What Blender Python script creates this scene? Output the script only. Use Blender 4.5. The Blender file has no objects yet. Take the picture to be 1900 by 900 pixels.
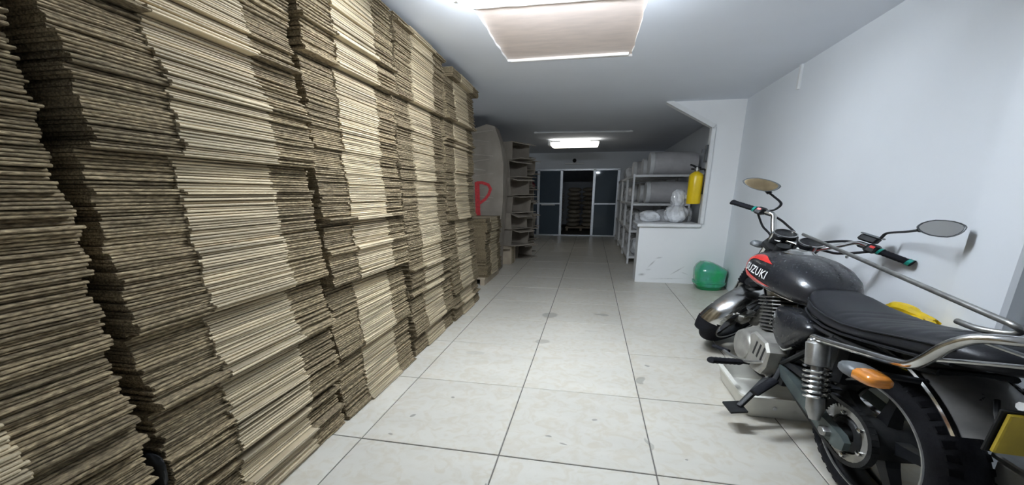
import bpy, bmesh, math, random
from math import sin, cos, pi, radians
from mathutils import Vector, Matrix, Euler

random.seed(7)
SC = bpy.context.scene
COL = SC.collection

# ------------------------------------------------------------------ camera, world, exposure
F_PX, CX, CY = 767.7, 933.8, 581.1
cd = bpy.data.cameras.new('camera'); cam = bpy.data.objects.new('camera', cd); COL.objects.link(cam)
cd.sensor_fit = 'HORIZONTAL'; cd.sensor_width = 36.0; cd.lens = F_PX / 1900 * 36
cd.shift_x = (950 - CX) / 1900; cd.shift_y = (CY - 450) / 1900
cd.clip_start = 0.02
cam.location = (0.3067, -1.3963, 1.0038)
YAW, PITCH = -0.20337, 0.28163
fw = Vector((sin(YAW) * cos(PITCH), cos(YAW) * cos(PITCH), -sin(PITCH)))
rt = Vector((cos(YAW), -sin(YAW), 0)); up = rt.cross(fw)
cam.rotation_euler = Matrix((rt, up, -fw)).transposed().to_euler()
SC.camera = cam

w = bpy.data.worlds.new('world'); SC.world = w; w.use_nodes = True
w.node_tree.nodes['Background'].inputs[0].default_value = (0, 0, 0, 1)
w.node_tree.nodes['Background'].inputs[1].default_value = 0.0
SC.view_settings.view_transform = 'Standard'; SC.view_settings.look = 'None'
SC.view_settings.exposure = 0.55; SC.view_settings.gamma = 1.0
SC.view_settings.use_curve_mapping = False

LAMP_MAIN = 142.0       # emission of the tubes above the aisle
LAMP_FAR = 1.8         # the dim fitting deep in the corridor

def project(p):
    d = Vector(p) - cam.location; z = d.dot(fw)
    if z < 0.05: return None
    return CX + F_PX * d.dot(rt) / z, CY - F_PX * d.dot(up) / z, F_PX / z

# ------------------------------------------------------------------ materials
MATS = {}
def mat(name, col, rough=0.6, metal=0.0, var=0.0, scale=8.0, stretch=(1, 1, 1), bump=0.0, bscale=None,
        col2=None, coat=0.0, emit=0.0, trans=0.0, alpha=1.0, per_obj=0.0, spec=0.5, rvar=0.0, bdist=0.01, thresh=(0.35, 0.65), ior=1.45):
    if name in MATS: return MATS[name]
    m = bpy.data.materials.new(name); m.use_nodes = True; MATS[name] = m
    nt = m.node_tree; N = nt.nodes; L = nt.links; b = N['Principled BSDF']
    b.inputs['Base Color'].default_value = (*col, 1); b.inputs['Roughness'].default_value = rough
    b.inputs['Metallic'].default_value = metal; b.inputs['Coat Weight'].default_value = coat
    b.inputs['Specular IOR Level'].default_value = spec; b.inputs['IOR'].default_value = ior
    b.inputs['Transmission Weight'].default_value = trans; b.inputs['Alpha'].default_value = alpha
    if emit:
        b.inputs['Emission Color'].default_value = (*col, 1); b.inputs['Emission Strength'].default_value = emit
    g = N.new('ShaderNodeNewGeometry'); mp = N.new('ShaderNodeMapping'); mp.inputs['Scale'].default_value = stretch
    L.new(g.outputs['Position'], mp.inputs['Vector'])
    out = None
    if var > 0 or col2:
        nz = N.new('ShaderNodeTexNoise'); nz.inputs['Scale'].default_value = scale; nz.inputs['Detail'].default_value = 6
        L.new(mp.outputs[0], nz.inputs['Vector'])
        rp = N.new('ShaderNodeValToRGB'); e = rp.color_ramp.elements
        e[0].position, e[1].position = thresh
        c2 = col2 if col2 else tuple(max(0, c * (1 - var)) for c in col)
        e[0].color = (*c2, 1); e[1].color = (*col, 1)
        L.new(nz.outputs['Fac'], rp.inputs['Fac']); out = rp.outputs['Color']
        if rvar:
            mr = N.new('ShaderNodeMapRange'); mr.inputs['To Min'].default_value = rough - rvar; mr.inputs['To Max'].default_value = rough + rvar
            L.new(nz.outputs['Fac'], mr.inputs['Value']); L.new(mr.outputs[0], b.inputs['Roughness'])
    if per_obj > 0:
        oi = N.new('ShaderNodeObjectInfo'); mr = N.new('ShaderNodeMapRange')
        mr.inputs['To Min'].default_value = 1 - per_obj; mr.inputs['To Max'].default_value = 1 + per_obj * 0.6
        L.new(oi.outputs['Random'], mr.inputs['Value'])
        mx = N.new('ShaderNodeMix'); mx.data_type = 'RGBA'; mx.blend_type = 'MULTIPLY'; mx.inputs['Factor'].default_value = 1
        if out: L.new(out, mx.inputs[6])
        else: mx.inputs[6].default_value = (*col, 1)
        cb = N.new('ShaderNodeCombineColor')
        for i in range(3): L.new(mr.outputs[0], cb.inputs[i])
        L.new(cb.outputs[0], mx.inputs[7]); out = mx.outputs[2]
    if out: L.new(out, b.inputs['Base Color'])
    if bump > 0:
        nb = N.new('ShaderNodeTexNoise'); nb.inputs['Scale'].default_value = bscale or scale * 3; nb.inputs['Detail'].default_value = 5
        L.new(mp.outputs[0], nb.inputs['Vector'])
        bp = N.new('ShaderNodeBump'); bp.inputs['Strength'].default_value = bump; bp.inputs['Distance'].default_value = bdist
        L.new(nb.outputs['Fac'], bp.inputs['Height']); L.new(bp.outputs[0], b.inputs['Normal'])
    return m

def tile_material():
    m = mat('floor_tile', (0.61, 0.585, 0.52), rough=0.34, var=0.07, scale=3.2, stretch=(0.7, 2.6, 1), bump=0.04, bscale=9, per_obj=0.05, rvar=0.07)
    nt = m.node_tree; N = nt.nodes; L = nt.links; b = N['Principled BSDF']
    src = b.inputs['Base Color'].links[0].from_socket
    # warm fine veining
    g = N.new('ShaderNodeNewGeometry')
    nz = N.new('ShaderNodeTexNoise'); nz.inputs['Scale'].default_value = 14; nz.inputs['Detail'].default_value = 8; nz.inputs['Distortion'].default_value = 1.5
    L.new(g.outputs['Position'], nz.inputs['Vector'])
    rp = N.new('ShaderNodeValToRGB'); rp.color_ramp.elements[0].position = 0.36; rp.color_ramp.elements[0].color = (0.93, 0.895, 0.84, 1)
    rp.color_ramp.elements[1].position = 0.55; rp.color_ramp.elements[1].color = (1, 1, 1, 1)
    L.new(nz.outputs['Fac'], rp.inputs['Fac'])
    mx = N.new('ShaderNodeMix'); mx.data_type = 'RGBA'; mx.blend_type = 'MULTIPLY'; mx.inputs['Factor'].default_value = 1
    L.new(src, mx.inputs[6]); L.new(rp.outputs[0], mx.inputs[7]); cur = mx.outputs[2]
    # worn stains: (x, y, rx, ry, strength)
    dist = N.new('ShaderNodeTexNoise'); dist.inputs['Scale'].default_value = 7; L.new(g.outputs['Position'], dist.inputs['Vector'])
    off = N.new('ShaderNodeVectorMath'); off.operation = 'MULTIPLY_ADD'; off.inputs[1].default_value = (0.10, 0.10, 0); 
    L.new(dist.outputs['Color'], off.inputs[0]); L.new(g.outputs['Position'], off.inputs[2])
    for (x, y, rx, ry, s) in STAINS:
        mp = N.new('ShaderNodeMapping'); mp.vector_type = 'POINT'
        mp.inputs['Location'].default_value = (-(x + 0.05) / rx, -(y + 0.05) / ry, 0); mp.inputs['Scale'].default_value = (1 / rx, 1 / ry, 0)
        L.new(off.outputs[0], mp.inputs['Vector'])
        ln = N.new('ShaderNodeVectorMath'); ln.operation = 'LENGTH'; L.new(mp.outputs[0], ln.inputs[0])
        mr = N.new('ShaderNodeMapRange'); mr.inputs['From Min'].default_value = 1.0; mr.inputs['From Max'].default_value = 0.75
        mr.inputs['To Min'].default_value = 0; mr.inputs['To Max'].default_value = s; L.new(ln.outputs['Value'], mr.inputs['Value'])
        mx = N.new('ShaderNodeMix'); mx.data_type = 'RGBA'; L.new(mr.outputs[0], mx.inputs['Factor'])
        L.new(cur, mx.inputs[6]); mx.inputs[7].default_value = (0.20, 0.19, 0.165, 1); cur = mx.outputs[2]
    L.new(cur, b.inputs['Base Color'])
    return m

STAINS = [(0.01, 2.02, 0.085, 0.085, 0.62), (0.44, 2.13, 0.055, 0.04, 0.6), (0.03, 1.36, 0.055, 0.05, 0.45), (0.635, 0.83, 0.028, 0.05, 0.6),
          (0.69, 1.05, 0.012, 0.02, 0.7), (0.17, 0.16, 0.02, 0.008, 0.8), (0.24, 0.13, 0.02, 0.006, 0.75), (0.37, 0.34, 0.02, 0.012, 0.7),
          (0.74, 0.12, 0.01, 0.008, 0.8), (-0.45, 0.23, 0.012, 0.012, 0.75), (-0.34, 0.44, 0.012, 0.01, 0.75), (-0.5, 0.05, 0.01, 0.009, 0.7),
          (0.60, 0.20, 0.012, 0.06, 0.5), (-0.38, 1.05, 0.06, 0.04, 0.22), (-0.02, -0.18, 0.006, 0.02, 0.8), (0.36, 1.63, 0.05, 0.02, 0.15)]

M_WALL = mat('wall_paint', (0.82, 0.855, 0.90), rough=0.65, var=0.045, scale=1.3, bump=0.12, bscale=70, bdist=0.002)
M_WALL_IN = mat('partition_paint', (0.89, 0.90, 0.91), rough=0.6, var=0.04, scale=2, bump=0.1, bscale=70, bdist=0.002)
def scuffed(name, base, marks):
    m = mat(name, base, rough=0.6, var=0.04, scale=2, bump=0.1, bscale=70, bdist=0.002)
    nt = m.node_tree; N = nt.nodes; L = nt.links; b = N['Principled BSDF']; cur = b.inputs['Base Color'].links[0].from_socket
    g = N.new('ShaderNodeNewGeometry'); nz = N.new('ShaderNodeTexNoise'); nz.inputs['Scale'].default_value = 40; L.new(g.outputs['Position'], nz.inputs['Vector'])
    for x, z, ln, wd, ang, st in marks:
        mp = N.new('ShaderNodeMapping'); mp.vector_type = 'TEXTURE'
        mp.inputs['Location'].default_value = (x, 0, z); mp.inputs['Rotation'].default_value = (0, -radians(ang), 0); mp.inputs['Scale'].default_value = (ln, 1000, wd)
        L.new(g.outputs['Position'], mp.inputs['Vector'])
        le = N.new('ShaderNodeVectorMath'); le.operation = 'LENGTH'; L.new(mp.outputs[0], le.inputs[0])
        mr = N.new('ShaderNodeMapRange'); mr.inputs['From Min'].default_value = 1.0; mr.inputs['From Max'].default_value = 0.2; mr.inputs['To Max'].default_value = st; L.new(le.outputs['Value'], mr.inputs['Value'])
        mu = N.new('ShaderNodeMath'); mu.operation = 'MULTIPLY'; L.new(mr.outputs[0], mu.inputs[0]); L.new(nz.outputs['Fac'], mu.inputs[1])
        mx = N.new('ShaderNodeMix'); mx.data_type = 'RGBA'; L.new(mu.outputs[0], mx.inputs['Factor']); L.new(cur, mx.inputs[6]); mx.inputs[7].default_value = (0.16, 0.16, 0.16, 1); cur = mx.outputs[2]
    L.new(cur, b.inputs['Base Color']); return m
M_PART = scuffed('half_wall_paint', (0.89, 0.90, 0.91), [(1.03, .22, .07, .010, 48, .9), (1.10, .29, .05, .010, 12, .8), (1.32, .15, .10, .008, 35, .9), (1.20, .05, .25, .006, 3, .6), (0.93, .09, .05, .02, 8, .8), (1.40, .12, .05, .006, -20, .7), (1.0, .15, .04, .012, 5, .5)])
M_CEIL = mat('ceiling_paint', (0.84, 0.88, 0.96), rough=0.85, var=0.04, scale=1.2, bump=0.08, bscale=40, bdist=0.002)
M_CEIL_P = mat('plaster_edge', (0.85, 0.84, 0.82), rough=0.8, var=0.1, scale=30)
M_TILE = tile_material()
M_GROUT = mat('grout', (0.15, 0.14, 0.125), rough=0.9, var=0.35, scale=25)
M_PLY = mat('plywood', (0.93, 0.80, 0.735), rough=0.5, var=0.10, scale=6, stretch=(1, 4, 1), bump=0.03)
M_PALE = mat('carton_fold', (0.60, 0.495, 0.33), rough=0.72, var=0.5, scale=9, stretch=(1, 0.3, 20), per_obj=0.2, bump=0.10, bscale=160, bdist=0.002, thresh=(0.38, 0.6))
M_BROWN = mat('carton_cut_edge', (0.40, 0.315, 0.19), rough=0.95, scale=190, stretch=(1, 0.3, 1.2), col2=(0.13, 0.097, 0.055), per_obj=0.3, bump=0.7, bscale=240, bdist=0.004, thresh=(0.38, 0.70))
M_KRAFT = mat('kraft_board', (0.47, 0.39, 0.29), rough=0.85, var=0.2, scale=7, bump=0.05)
M_KRAFT_D = mat('kraft_board_aged', (0.40, 0.35, 0.29), rough=0.85, var=0.25, scale=5, per_obj=0.25)
M_RED = mat('red_marker', (0.62, 0.045, 0.05), rough=0.6, var=0.3, scale=60)
M_WHITE = mat('white_enamel', (0.80, 0.81, 0.82), rough=0.4, var=0.06, scale=20)
M_ALU = mat('brushed_aluminium', (0.62, 0.65, 0.69), rough=0.38, metal=0.75, var=0.12, scale=30)
M_GLASS = mat('tinted_glass', (0.20, 0.26, 0.32), rough=0.04, trans=0.55, ior=1.3)
M_TUBE = mat('lit_tube', (0.85, 0.925, 1.0), emit=LAMP_MAIN)
M_TUBE_F = mat('dim_diffuser', (1.0, 0.97, 0.88), emit=LAMP_FAR)
M_BLACKPL = mat('black_plastic', (0.011, 0.012, 0.014), rough=0.45, var=0.3, scale=30, spec=0.3)
M_RUBBER = mat('tyre_rubber', (0.008, 0.0085, 0.012), rough=0.75, var=0.4, scale=25, bump=0.2, spec=0.2)
M_TANK = mat('black_tank_paint', (0.011, 0.012, 0.015), rough=0.30, coat=0.25, spec=0.35, var=0.5, scale=90, col2=(0.035, 0.037, 0.042), thresh=(0.30, 0.42), rvar=0.12)
M_SEAT = mat('black_vinyl', (0.009, 0.010, 0.013), rough=0.42, spec=0.28, var=0.2, scale=60, bump=0.15, bscale=220, bdist=0.002)
M_CHROME = mat('worn_chrome', (0.68, 0.68, 0.67), rough=0.17, metal=1.0, var=0.35, scale=14, rvar=0.1)
M_GUARD = mat('worn_chrome_guard', (0.55, 0.54, 0.52), rough=0.30, metal=0.65, var=0.4, scale=9, rvar=0.1)
M_STEEL = mat('dull_steel', (0.42, 0.42, 0.41), rough=0.38, metal=0.9, var=0.3, scale=25, rvar=0.1)
M_ENGINE = mat('cast_alloy', (0.43, 0.42, 0.385), rough=0.42, metal=0.55, var=0.3, scale=14, bump=0.05)
M_DARKMET = mat('dark_frame_paint', (0.022, 0.023, 0.024), rough=0.5, metal=0.2, var=0.4, scale=30, spec=0.3)
M_SWING = mat('greenish_grey_paint', (0.075, 0.095, 0.092), rough=0.45, metal=0.3, var=0.3, scale=20)
M_AMBER = mat('amber_lens', (0.72, 0.26, 0.04), rough=0.15, coat=0.5, var=0.25, scale=40, stretch=(1, 1, 6))
M_GREYPL = mat('grey_plastic', (0.10, 0.11, 0.12), rough=0.4)
M_MIRROR = mat('mirror_glass', (0.80, 0.80, 0.79), rough=0.06, metal=1.0)
M_TEAL = mat('teal_band', (0.02, 0.30, 0.24), rough=0.2, coat=0.4, var=0.3, scale=50)  # teal colour for the bands around the grips
M_TXT = mat('silver_lettering', (0.85, 0.86, 0.86), rough=0.35)
M_REDTR = mat('red_tank_decal', (0.68, 0.035, 0.03), rough=0.3, coat=0.4, var=0.2, scale=30)
M_GREENBAG = mat('green_plastic_film', (0.015, 0.36, 0.12), rough=0.16, coat=0.6, var=0.35, scale=9, bump=0.3, bscale=14, bdist=0.02, col2=(0.06, 0.33, 0.24))
M_GREENBIN = mat('green_bin_plastic', (0.01, 0.20, 0.07), rough=0.4)
M_YELLOW = mat('yellow_extinguisher_paint', (0.86, 0.60, 0.01), rough=0.3, coat=0.4, var=0.06, scale=10)
M_YELBAG = mat('yellow_plastic_film', (0.90, 0.62, 0.02), rough=0.35, var=0.2, scale=25)
M_TRAY = mat('white_tray_plastic', (0.77, 0.76, 0.70), rough=0.4, var=0.08, scale=12)
M_DRUM = mat('grey_white_drum_plastic', (0.62, 0.61, 0.62), rough=0.5, var=0.15, scale=8)
M_CLEAR = mat('clear_plastic_film', (0.88, 0.90, 0.94), rough=0.14, coat=1.0, var=0.3, scale=9, bump=0.4, bscale=22, bdist=0.03)
M_SACK = mat('woven_sack', (0.52, 0.46, 0.38), rough=0.9, var=0.25, scale=20, per_obj=0.3)
M_WHSACK = mat('white_sack', (0.62, 0.62, 0.62), rough=0.85, var=0.2, scale=20, per_obj=0.2)
M_DRED = mat('dark_red_cloth', (0.20, 0.03, 0.045), rough=0.9, var=0.35, scale=15)
M_PLATE = mat('yellow_number_plate', (0.45, 0.33, 0.03), rough=0.4, var=0.3, scale=12)
M_SCUFFMET = mat('scuffed_sheet_metal', (0.50, 0.49, 0.46), rough=0.42, metal=0.6, var=0.45, scale=12, col2=(0.22, 0.17, 0.12), thresh=(0.25, 0.45))

# ------------------------------------------------------------------ mesh builder
class MB:
    def __init__(s, T=None): s.v = []; s.f = []; s.mi = []; s.T = T; s.cur = 0; s.smooth_from = None
    def add(s, vs, fs):
        o = len(s.v)
        for p in vs: s.v.append(tuple(s.T(p)) if s.T else tuple(p))
        for f in fs: s.f.append(tuple(o + i for i in f)); s.mi.append(s.cur)
        return s
    def box(s, a, b, ch=0.0):
        x0, y0, z0 = a; x1, y1, z1 = b
        if ch <= 0:
            vs = [(x, y, z) for z in (z0, z1) for y in (y0, y1) for x in (x0, x1)]
            return s.add(vs, [(0, 2, 3, 1), (4, 5, 7, 6), (0, 1, 5, 4), (1, 3, 7, 5), (3, 2, 6, 7), (2, 0, 4, 6)])
        c = ch; rings = []
        for z, i in ((z0, c), (z0 + c, 0), (z1 - c, 0), (z1, c)):
            rings.append([(x0 + i + c, y0 + i, z), (x1 - i - c, y0 + i, z), (x1 - i, y0 + i + c, z), (x1 - i, y1 - i - c, z),
                          (x1 - i - c, y1 - i, z), (x0 + i + c, y1 - i, z), (x0 + i, y1 - i - c, z), (x0 + i, y0 + i + c, z)])
        return s.loft(rings)
    def loft(s, rings, caps=True, closed=True):
        n = len(rings[0]); vs = [p for r in rings for p in r]; fs = []
        for k in range(len(rings) - 1):
            for i in range(n if closed else n - 1):
                j = (i + 1) % n
                fs.append((k * n + i, k * n + j, (k + 1) * n + j, (k + 1) * n + i))
        if caps and closed:
            fs.append(tuple(range(n - 1, -1, -1))); m = (len(rings) - 1) * n; fs.append(tuple(range(m, m + n)))
        return s.add(vs, fs)
    def tube(s, pts, r, n=10, caps=True):
        pts = [Vector(p) for p in pts]; rings = []; prev = None
        rr = r if isinstance(r, (list, tuple)) else [r] * len(pts)
        for i, p in enumerate(pts):
            t = (pts[min(i + 1, len(pts) - 1)] - pts[max(i - 1, 0)]).normalized()
            if prev is None:
                a = Vector((0, 0, 1)) if abs(t.z) < 0.9 else Vector((1, 0, 0)); nx = (a - t * a.dot(t)).normalized()
            else: nx = (prev - t * prev.dot(t)).normalized()
            prev = nx; ny = t.cross(nx)
            rings.append([p + (nx * cos(2 * pi * k / n) + ny * sin(2 * pi * k / n)) * rr[i] for k in range(n)])
        return s.loft(rings, caps)
    def lathe(s, c, axis, prof, n=32, ref=None, cap=True):
        c = Vector(c); a = Vector(axis).normalized(); h = Vector(ref) if ref else (Vector((0, 0, 1)) if abs(a.z) < 0.9 else Vector((1, 0, 0)))
        nx = (h - a * h.dot(a)).normalized(); ny = a.cross(nx)
        rings = [[c + a * t + (nx * cos(2 * pi * k / n) + ny * sin(2 * pi * k / n)) * r for k in range(n)] for t, r in prof]
        return s.loft(rings, cap)
    def prism(s, poly, f0, f1):
        n = len(poly); return s.loft([[f0(p) for p in poly], [f1(p) for p in poly]])
    def build(s, name, m, parent=None, smooth=False, loc=None, angle=None):
        me = bpy.data.meshes.new(name)
        ms = m if isinstance(m, (list, tuple)) else [m]
        o = bpy.data.objects.new(name, me); COL.objects.link(o)
        base = Vector((0, 0, 0))
        if parent is not None:
            o.parent = parent; base = WORLD.get(parent.name, Vector((0, 0, 0)))
            WORLD[o.name] = base
        else:
            if loc is None:
                xs = [p[0] for p in s.v]; ys = [p[1] for p in s.v]; zs = [p[2] for p in s.v]
                loc = ((min(xs) + max(xs)) / 2, (min(ys) + max(ys)) / 2, min(zs))
            base = Vector(loc); o.location = base; WORLD[o.name] = base
        me.from_pydata([(p[0] - base.x, p[1] - base.y, p[2] - base.z) for p in s.v], [], s.f)
        for k in ms: me.materials.append(k)
        if len(ms) > 1: me.polygons.foreach_set('material_index', s.mi)
        bm = bmesh.new(); bm.from_mesh(me); bmesh.ops.recalc_face_normals(bm, faces=bm.faces)
        if smooth:
            ang = radians(angle or 40)
            for f in bm.faces: f.smooth = True
            for e in bm.edges:
                if len(e.link_faces) == 2 and e.calc_face_angle(0) > ang: e.smooth = False
        bm.to_mesh(me); bm.free(); me.update()
        return o
WORLD = {}

def tag(o, label=None, cat=None, group=None, kind=None):
    if label: o['label'] = label
    if cat: o['category'] = cat
    if group: o['group'] = group
    if kind: o['kind'] = kind
    return o
def empty(name, loc, label=None, cat=None, group=None):
    o = bpy.data.objects.new(name, None); COL.objects.link(o); o.location = loc; o.empty_display_size = 0.05
    WORLD[o.name] = Vector(loc); return tag(o, label, cat, group)
def struct(mb, name, m, **k):
    return tag(mb.build(name, m, **k), kind='structure')
def crv(pts, n=8):
    """smooth polyline through pts (Catmull-Rom)"""
    P = [Vector(p) for p in pts]; out = []
    for i in range(len(P) - 1):
        p0, p1, p2, p3 = P[max(i - 1, 0)], P[i], P[i + 1], P[min(i + 2, len(P) - 1)]
        for k in range(n):
            t = k / n
            out.append(0.5 * ((2 * p1) + (p2 - p0) * t + (2 * p0 - 5 * p1 + 4 * p2 - p3) * t * t + (3 * p1 - p0 - 3 * p2 + p3) * t ** 3))
    out.append(P[-1]); return out

# ------------------------------------------------------------------ room shell
CEIL = 1.925
YF = 9.1
WXN, WXF = 1.742, 1.80              # right wall line at Y=-3 .. partition
def wx(y): return 1.772 + (y - 0.85) * (1.797 - 1.772) / (3.63 - 0.85)
TX, TY = 0.6, 0.616

fl = MB(); fl.box((-1.9, -3.25, -0.12), (2.4, 13.2, -0.004))
floor = struct(fl, 'floor', M_GROUT, loc=(0, 0, -0.12))
g = 0.0028; tm = None
for i in range(-3, 4):
    for j in range(-5, 15):
        x0, y0 = i * TX, j * TY
        if tm is None:
            t = MB(); hx, hy = TX / 2 - g, TY / 2 - g
            t.loft([[(-hx, -hy, -0.006), (hx, -hy, -0.006), (hx, hy, -0.006), (-hx, hy, -0.006)],
                    [(-hx, -hy, -0.0015), (hx, -hy, -0.0015), (hx, hy, -0.0015), (-hx, hy, -0.0015)],
                    [(-hx + .002, -hy + .002, 0), (hx - .002, -hy + .002, 0), (hx - .002, hy - .002, 0), (-hx + .002, hy - .002, 0)]])
            o = t.build('floor_tile', M_TILE, parent=floor); tm = o.data
            for vtx in tm.vertices: vtx.co.z -= 0.12
        else:
            o = bpy.data.objects.new('floor_tile', tm); COL.objects.link(o); o.parent = floor
        o.location = (x0 + TX / 2, y0 + TY / 2, 0.12 + random.uniform(-0.0008, 0.0004))
        o.rotation_euler = (random.uniform(-1, 1) * 0.0008, random.uniform(-1, 1) * 0.0008, 0)

# ceiling with the boarded-up hatch
HX0, HX1, HY0, HY1 = -0.35, 0.522, 1.03, 1.965
def hatch_edge(n=10):
    pts = []
    r = random.Random(3)
    for (a, b) in (((HX0, HY0), (HX1, HY0 + 0.03)), ((HX1, HY0 + 0.03), (HX1, HY1 + 0.03)), ((HX1, HY1 + 0.03), (HX0, HY1 - 0.02)), ((HX0, HY1 - 0.02), (HX0, HY0))):
        for k in range(n):
            t = k / n; jx, jy = r.uniform(-.006, .006), r.uniform(-.006, .006)
            pts.append((a[0] + (b[0] - a[0]) * t + jx, a[1] + (b[1] - a[1]) * t + jy))
    return pts
he = hatch_edge(); n4 = len(he) // 4
cl = MB()
oc = [(-1.9, -3.25), (2.4, -3.25), (2.4, 13.2), (-1.9, 13.2)]
outer = []
for s_ in range(4):
    a, b = oc[s_], oc[(s_ + 1) % 4]
    for k in range(n4): outer.append((a[0] + (b[0] - a[0]) * k / n4, a[1] + (b[1] - a[1]) * k / n4))
N_ = len(he)
vs = [(x, y, CEIL) for x, y in outer] + [(x, y, CEIL) for x, y in he] + [(x, y, CEIL + 0.016) for x, y in he]
fs = [(i, (i + 1) % N_, N_ + (i + 1) % N_, N_ + i) for i in range(N_)]
cl.add(vs, fs); cl.cur = 1
cl.add([(x, y, CEIL) for x, y in he] + [(x, y, CEIL + 0.016) for x, y in he], [(i, (i + 1) % N_, N_ + (i + 1) % N_, N_ + i) for i in range(N_)])
cl.cur = 0
cl.add([(x, y, CEIL + 0.1) for x, y in oc], [(0, 1, 2, 3)])
ceiling = struct(cl, 'ceiling', [M_CEIL, M_CEIL_P])
hp = empty('ceiling_hatch', (0.09, 1.5, CEIL + 0.03), 'pinkish plywood board closing the square hatch in the ceiling', 'hatch')
b_ = MB(); b_.box((HX0 - .03, HY0 - .03, CEIL + .015), (HX1 + .03, HY1 + .06, CEIL + .03)); b_.build('board', M_PLY, hp)
b_ = MB(); b_.box((HX0 + .02, HY1 - .02, CEIL - .002), (HX1 - .02, HY1 + .0, CEIL + .016), .003); b_.build('edge_batten', M_CEIL_P, hp)

# walls
ya = 0.29                           # the wall ends here and turns into a deeper bay
m = MB(); m.add([(wx(ya), ya, 0), (wx(YF), YF, 0), (2.40, YF, 0), (2.40, ya, 0), (wx(ya), ya, CEIL), (wx(YF), YF, CEIL), (2.40, YF, CEIL), (2.40, ya, CEIL)],
                [(0, 1, 5, 4), (1, 2, 6, 5), (2, 3, 7, 6), (3, 0, 4, 7), (4, 5, 6, 7), (3, 2, 1, 0)])
struct(m, 'wall_right', M_WALL)
m = MB(); m.box((-1.9, -3.1, 0), (-1.75, YF, CEIL)); struct(m, 'wall_left', M_WALL)
m = MB(); m.box((-1.9, -3.25, 0), (2.4, -3.1, CEIL)); struct(m, 'wall_back', M_WALL)
# pilaster against the right wall beside the motorcycle's tail
m = MB(); m.box((1.715, 0.29, 0), (1.80, 0.53, CEIL), .012); struct(m, 'trim_1', M_WALL)
m = MB(); m.box((2.25, -3.1, 0), (2.40, 0.29, CEIL)); struct(m, 'wall_right_recess', M_WALL)
# half wall, post and chamfered head of the partition
m = MB(); Y0_, Y1_ = 3.63, 3.76
m.box((0.858, Y0_, 0), (1.503, 3.90, 0.645))
struct(m, 'wall_partition', M_PART)
m = MB(); m.box((1.503, Y0_, 0), (1.82, Y1_, CEIL)); struct(m, 'wall_partition_post', M_WALL_IN)
m = MB(); m.add([(1.03, Y0_, CEIL), (1.503, Y0_, CEIL), (1.503, Y0_, 1.675), (1.03, Y1_, CEIL), (1.503, Y1_, CEIL), (1.503, Y1_, 1.675)],
      [(0, 1, 2), (5, 4, 3), (0, 2, 5, 3), (1, 4, 5, 2), (0, 3, 4, 1)])
struct(m, 'wall_partition_head', M_WALL_IN)
m = MB(); m.box((0.828, 3.585, 0.643), (1.502, 4.12, 0.678), .006); struct(m, 'trim_2', M_WHITE)
m = MB(); m.box((1.488, 3.60, 0.678), (1.53, 3.645, 1.672), .006); struct(m, 'trim_3', M_WHITE)
m = MB()
d = Vector((1.503 - 1.03, 0, 1.675 - CEIL)).normalized(); nn = Vector((-d.z, 0, d.x))
a, b = Vector((1.02, 0, CEIL + .004)), Vector((1.509, 0, 1.668))
rings = []
for p in (a, b):
    rings.append([p + nn * o_ + Vector((0, y, 0)) for o_, y in ((-.014, 3.60), (.028, 3.60), (.028, 3.645), (-.014, 3.645))])
m.loft(rings); struct(m, 'trim_4', M_WHITE)
# trunking stub high on the right wall
m = MB(); m.box((wx(2.45) - .018, 2.425, 1.755), (wx(2.45) + .01, 2.455, CEIL), .003)
tag(m.build('cable_trunking', M_WHITE), 'short white cable trunking running down from the ceiling on the right wall', 'trunking')
# hairline scratch
# far wall with door front
m = MB()
m.box((-1.9, YF, 1.56), (2.1, YF + .12, CEIL)); m.box((0.93, YF, 0), (2.1, YF + .12, 1.56)); m.box((-1.9, YF, 0), (-1.56, YF + .12, 1.56))
struct(m, 'wall_far', M_WALL)
# storeroom behind it
m = MB(); m.box((-1.9, 13.0, 0), (2.1, 13.2, CEIL)); struct(m, 'wall_storeroom_far', M_WALL)
m = MB(); m.box((-1.9, YF + .12, 0), (-1.75, 13.2, CEIL)); struct(m, 'wall_storeroom_left', M_WALL)
m = MB(); m.box((1.95, YF + .12, 0), (2.1, 13.2, CEIL)); struct(m, 'wall_storeroom_right', M_WALL)

# ------------------------------------------------------------------ aluminium door front
door = empty('door_1', (-0.03, YF, 0)); tag(door, kind='structure')
def alu(a, b, name='frame_post'): m = MB(); m.box(a, b, .005); return m.build(name, M_ALU, door)
for x in (-1.53, -0.975, -0.425, 0.34, 0.895):
    alu((x - .032, YF - .03, 0), (x + .032, YF + .03, 1.55))
alu((-1.56, YF - .03, 1.52), (0.93, YF + .03, 1.565), 'head_rail')
alu((-1.56, YF - .035, 0.0), (0.93, YF + .035, 0.03), 'sill')
for x0, x1 in ((-1.5, -1.0), (-0.95, -0.455), (0.37, 0.865)):
    alu((x0, YF - .02, 0.745), (x1, YF + .02, 0.785), 'mid_rail')
    for z0, z1 in ((0.03, 0.745), (0.785, 1.52)):
        m = MB(); m.box((x0, YF - .004, z0), (x1, YF + .004, z1)); m.build('pane', M_GLASS, door)
m = MB(); m.box((-0.90, YF - .07, 0.725), (-0.56, YF - .035, 0.76), .006); h_ = m.build('push_handle', M_WHITE, door)
m = MB(); m.box((-0.88, YF - .045, 0.73), (-0.86, YF - .015, 0.755)); m.box((-0.60, YF - .045, 0.73), (-0.58, YF - .015, 0.755)); m.build('handle_bracket', M_ALU, h_)
ds = empty('door_sensor', (-0.14, YF, 1.66), 'slim pale sensor housing with a small black dome above the glass door', 'sensor')
m = MB(); m.box((-0.36, YF - .06, 1.66), (0.09, YF, 1.70), .008); m.build('housing', M_WHITE, ds)
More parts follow.
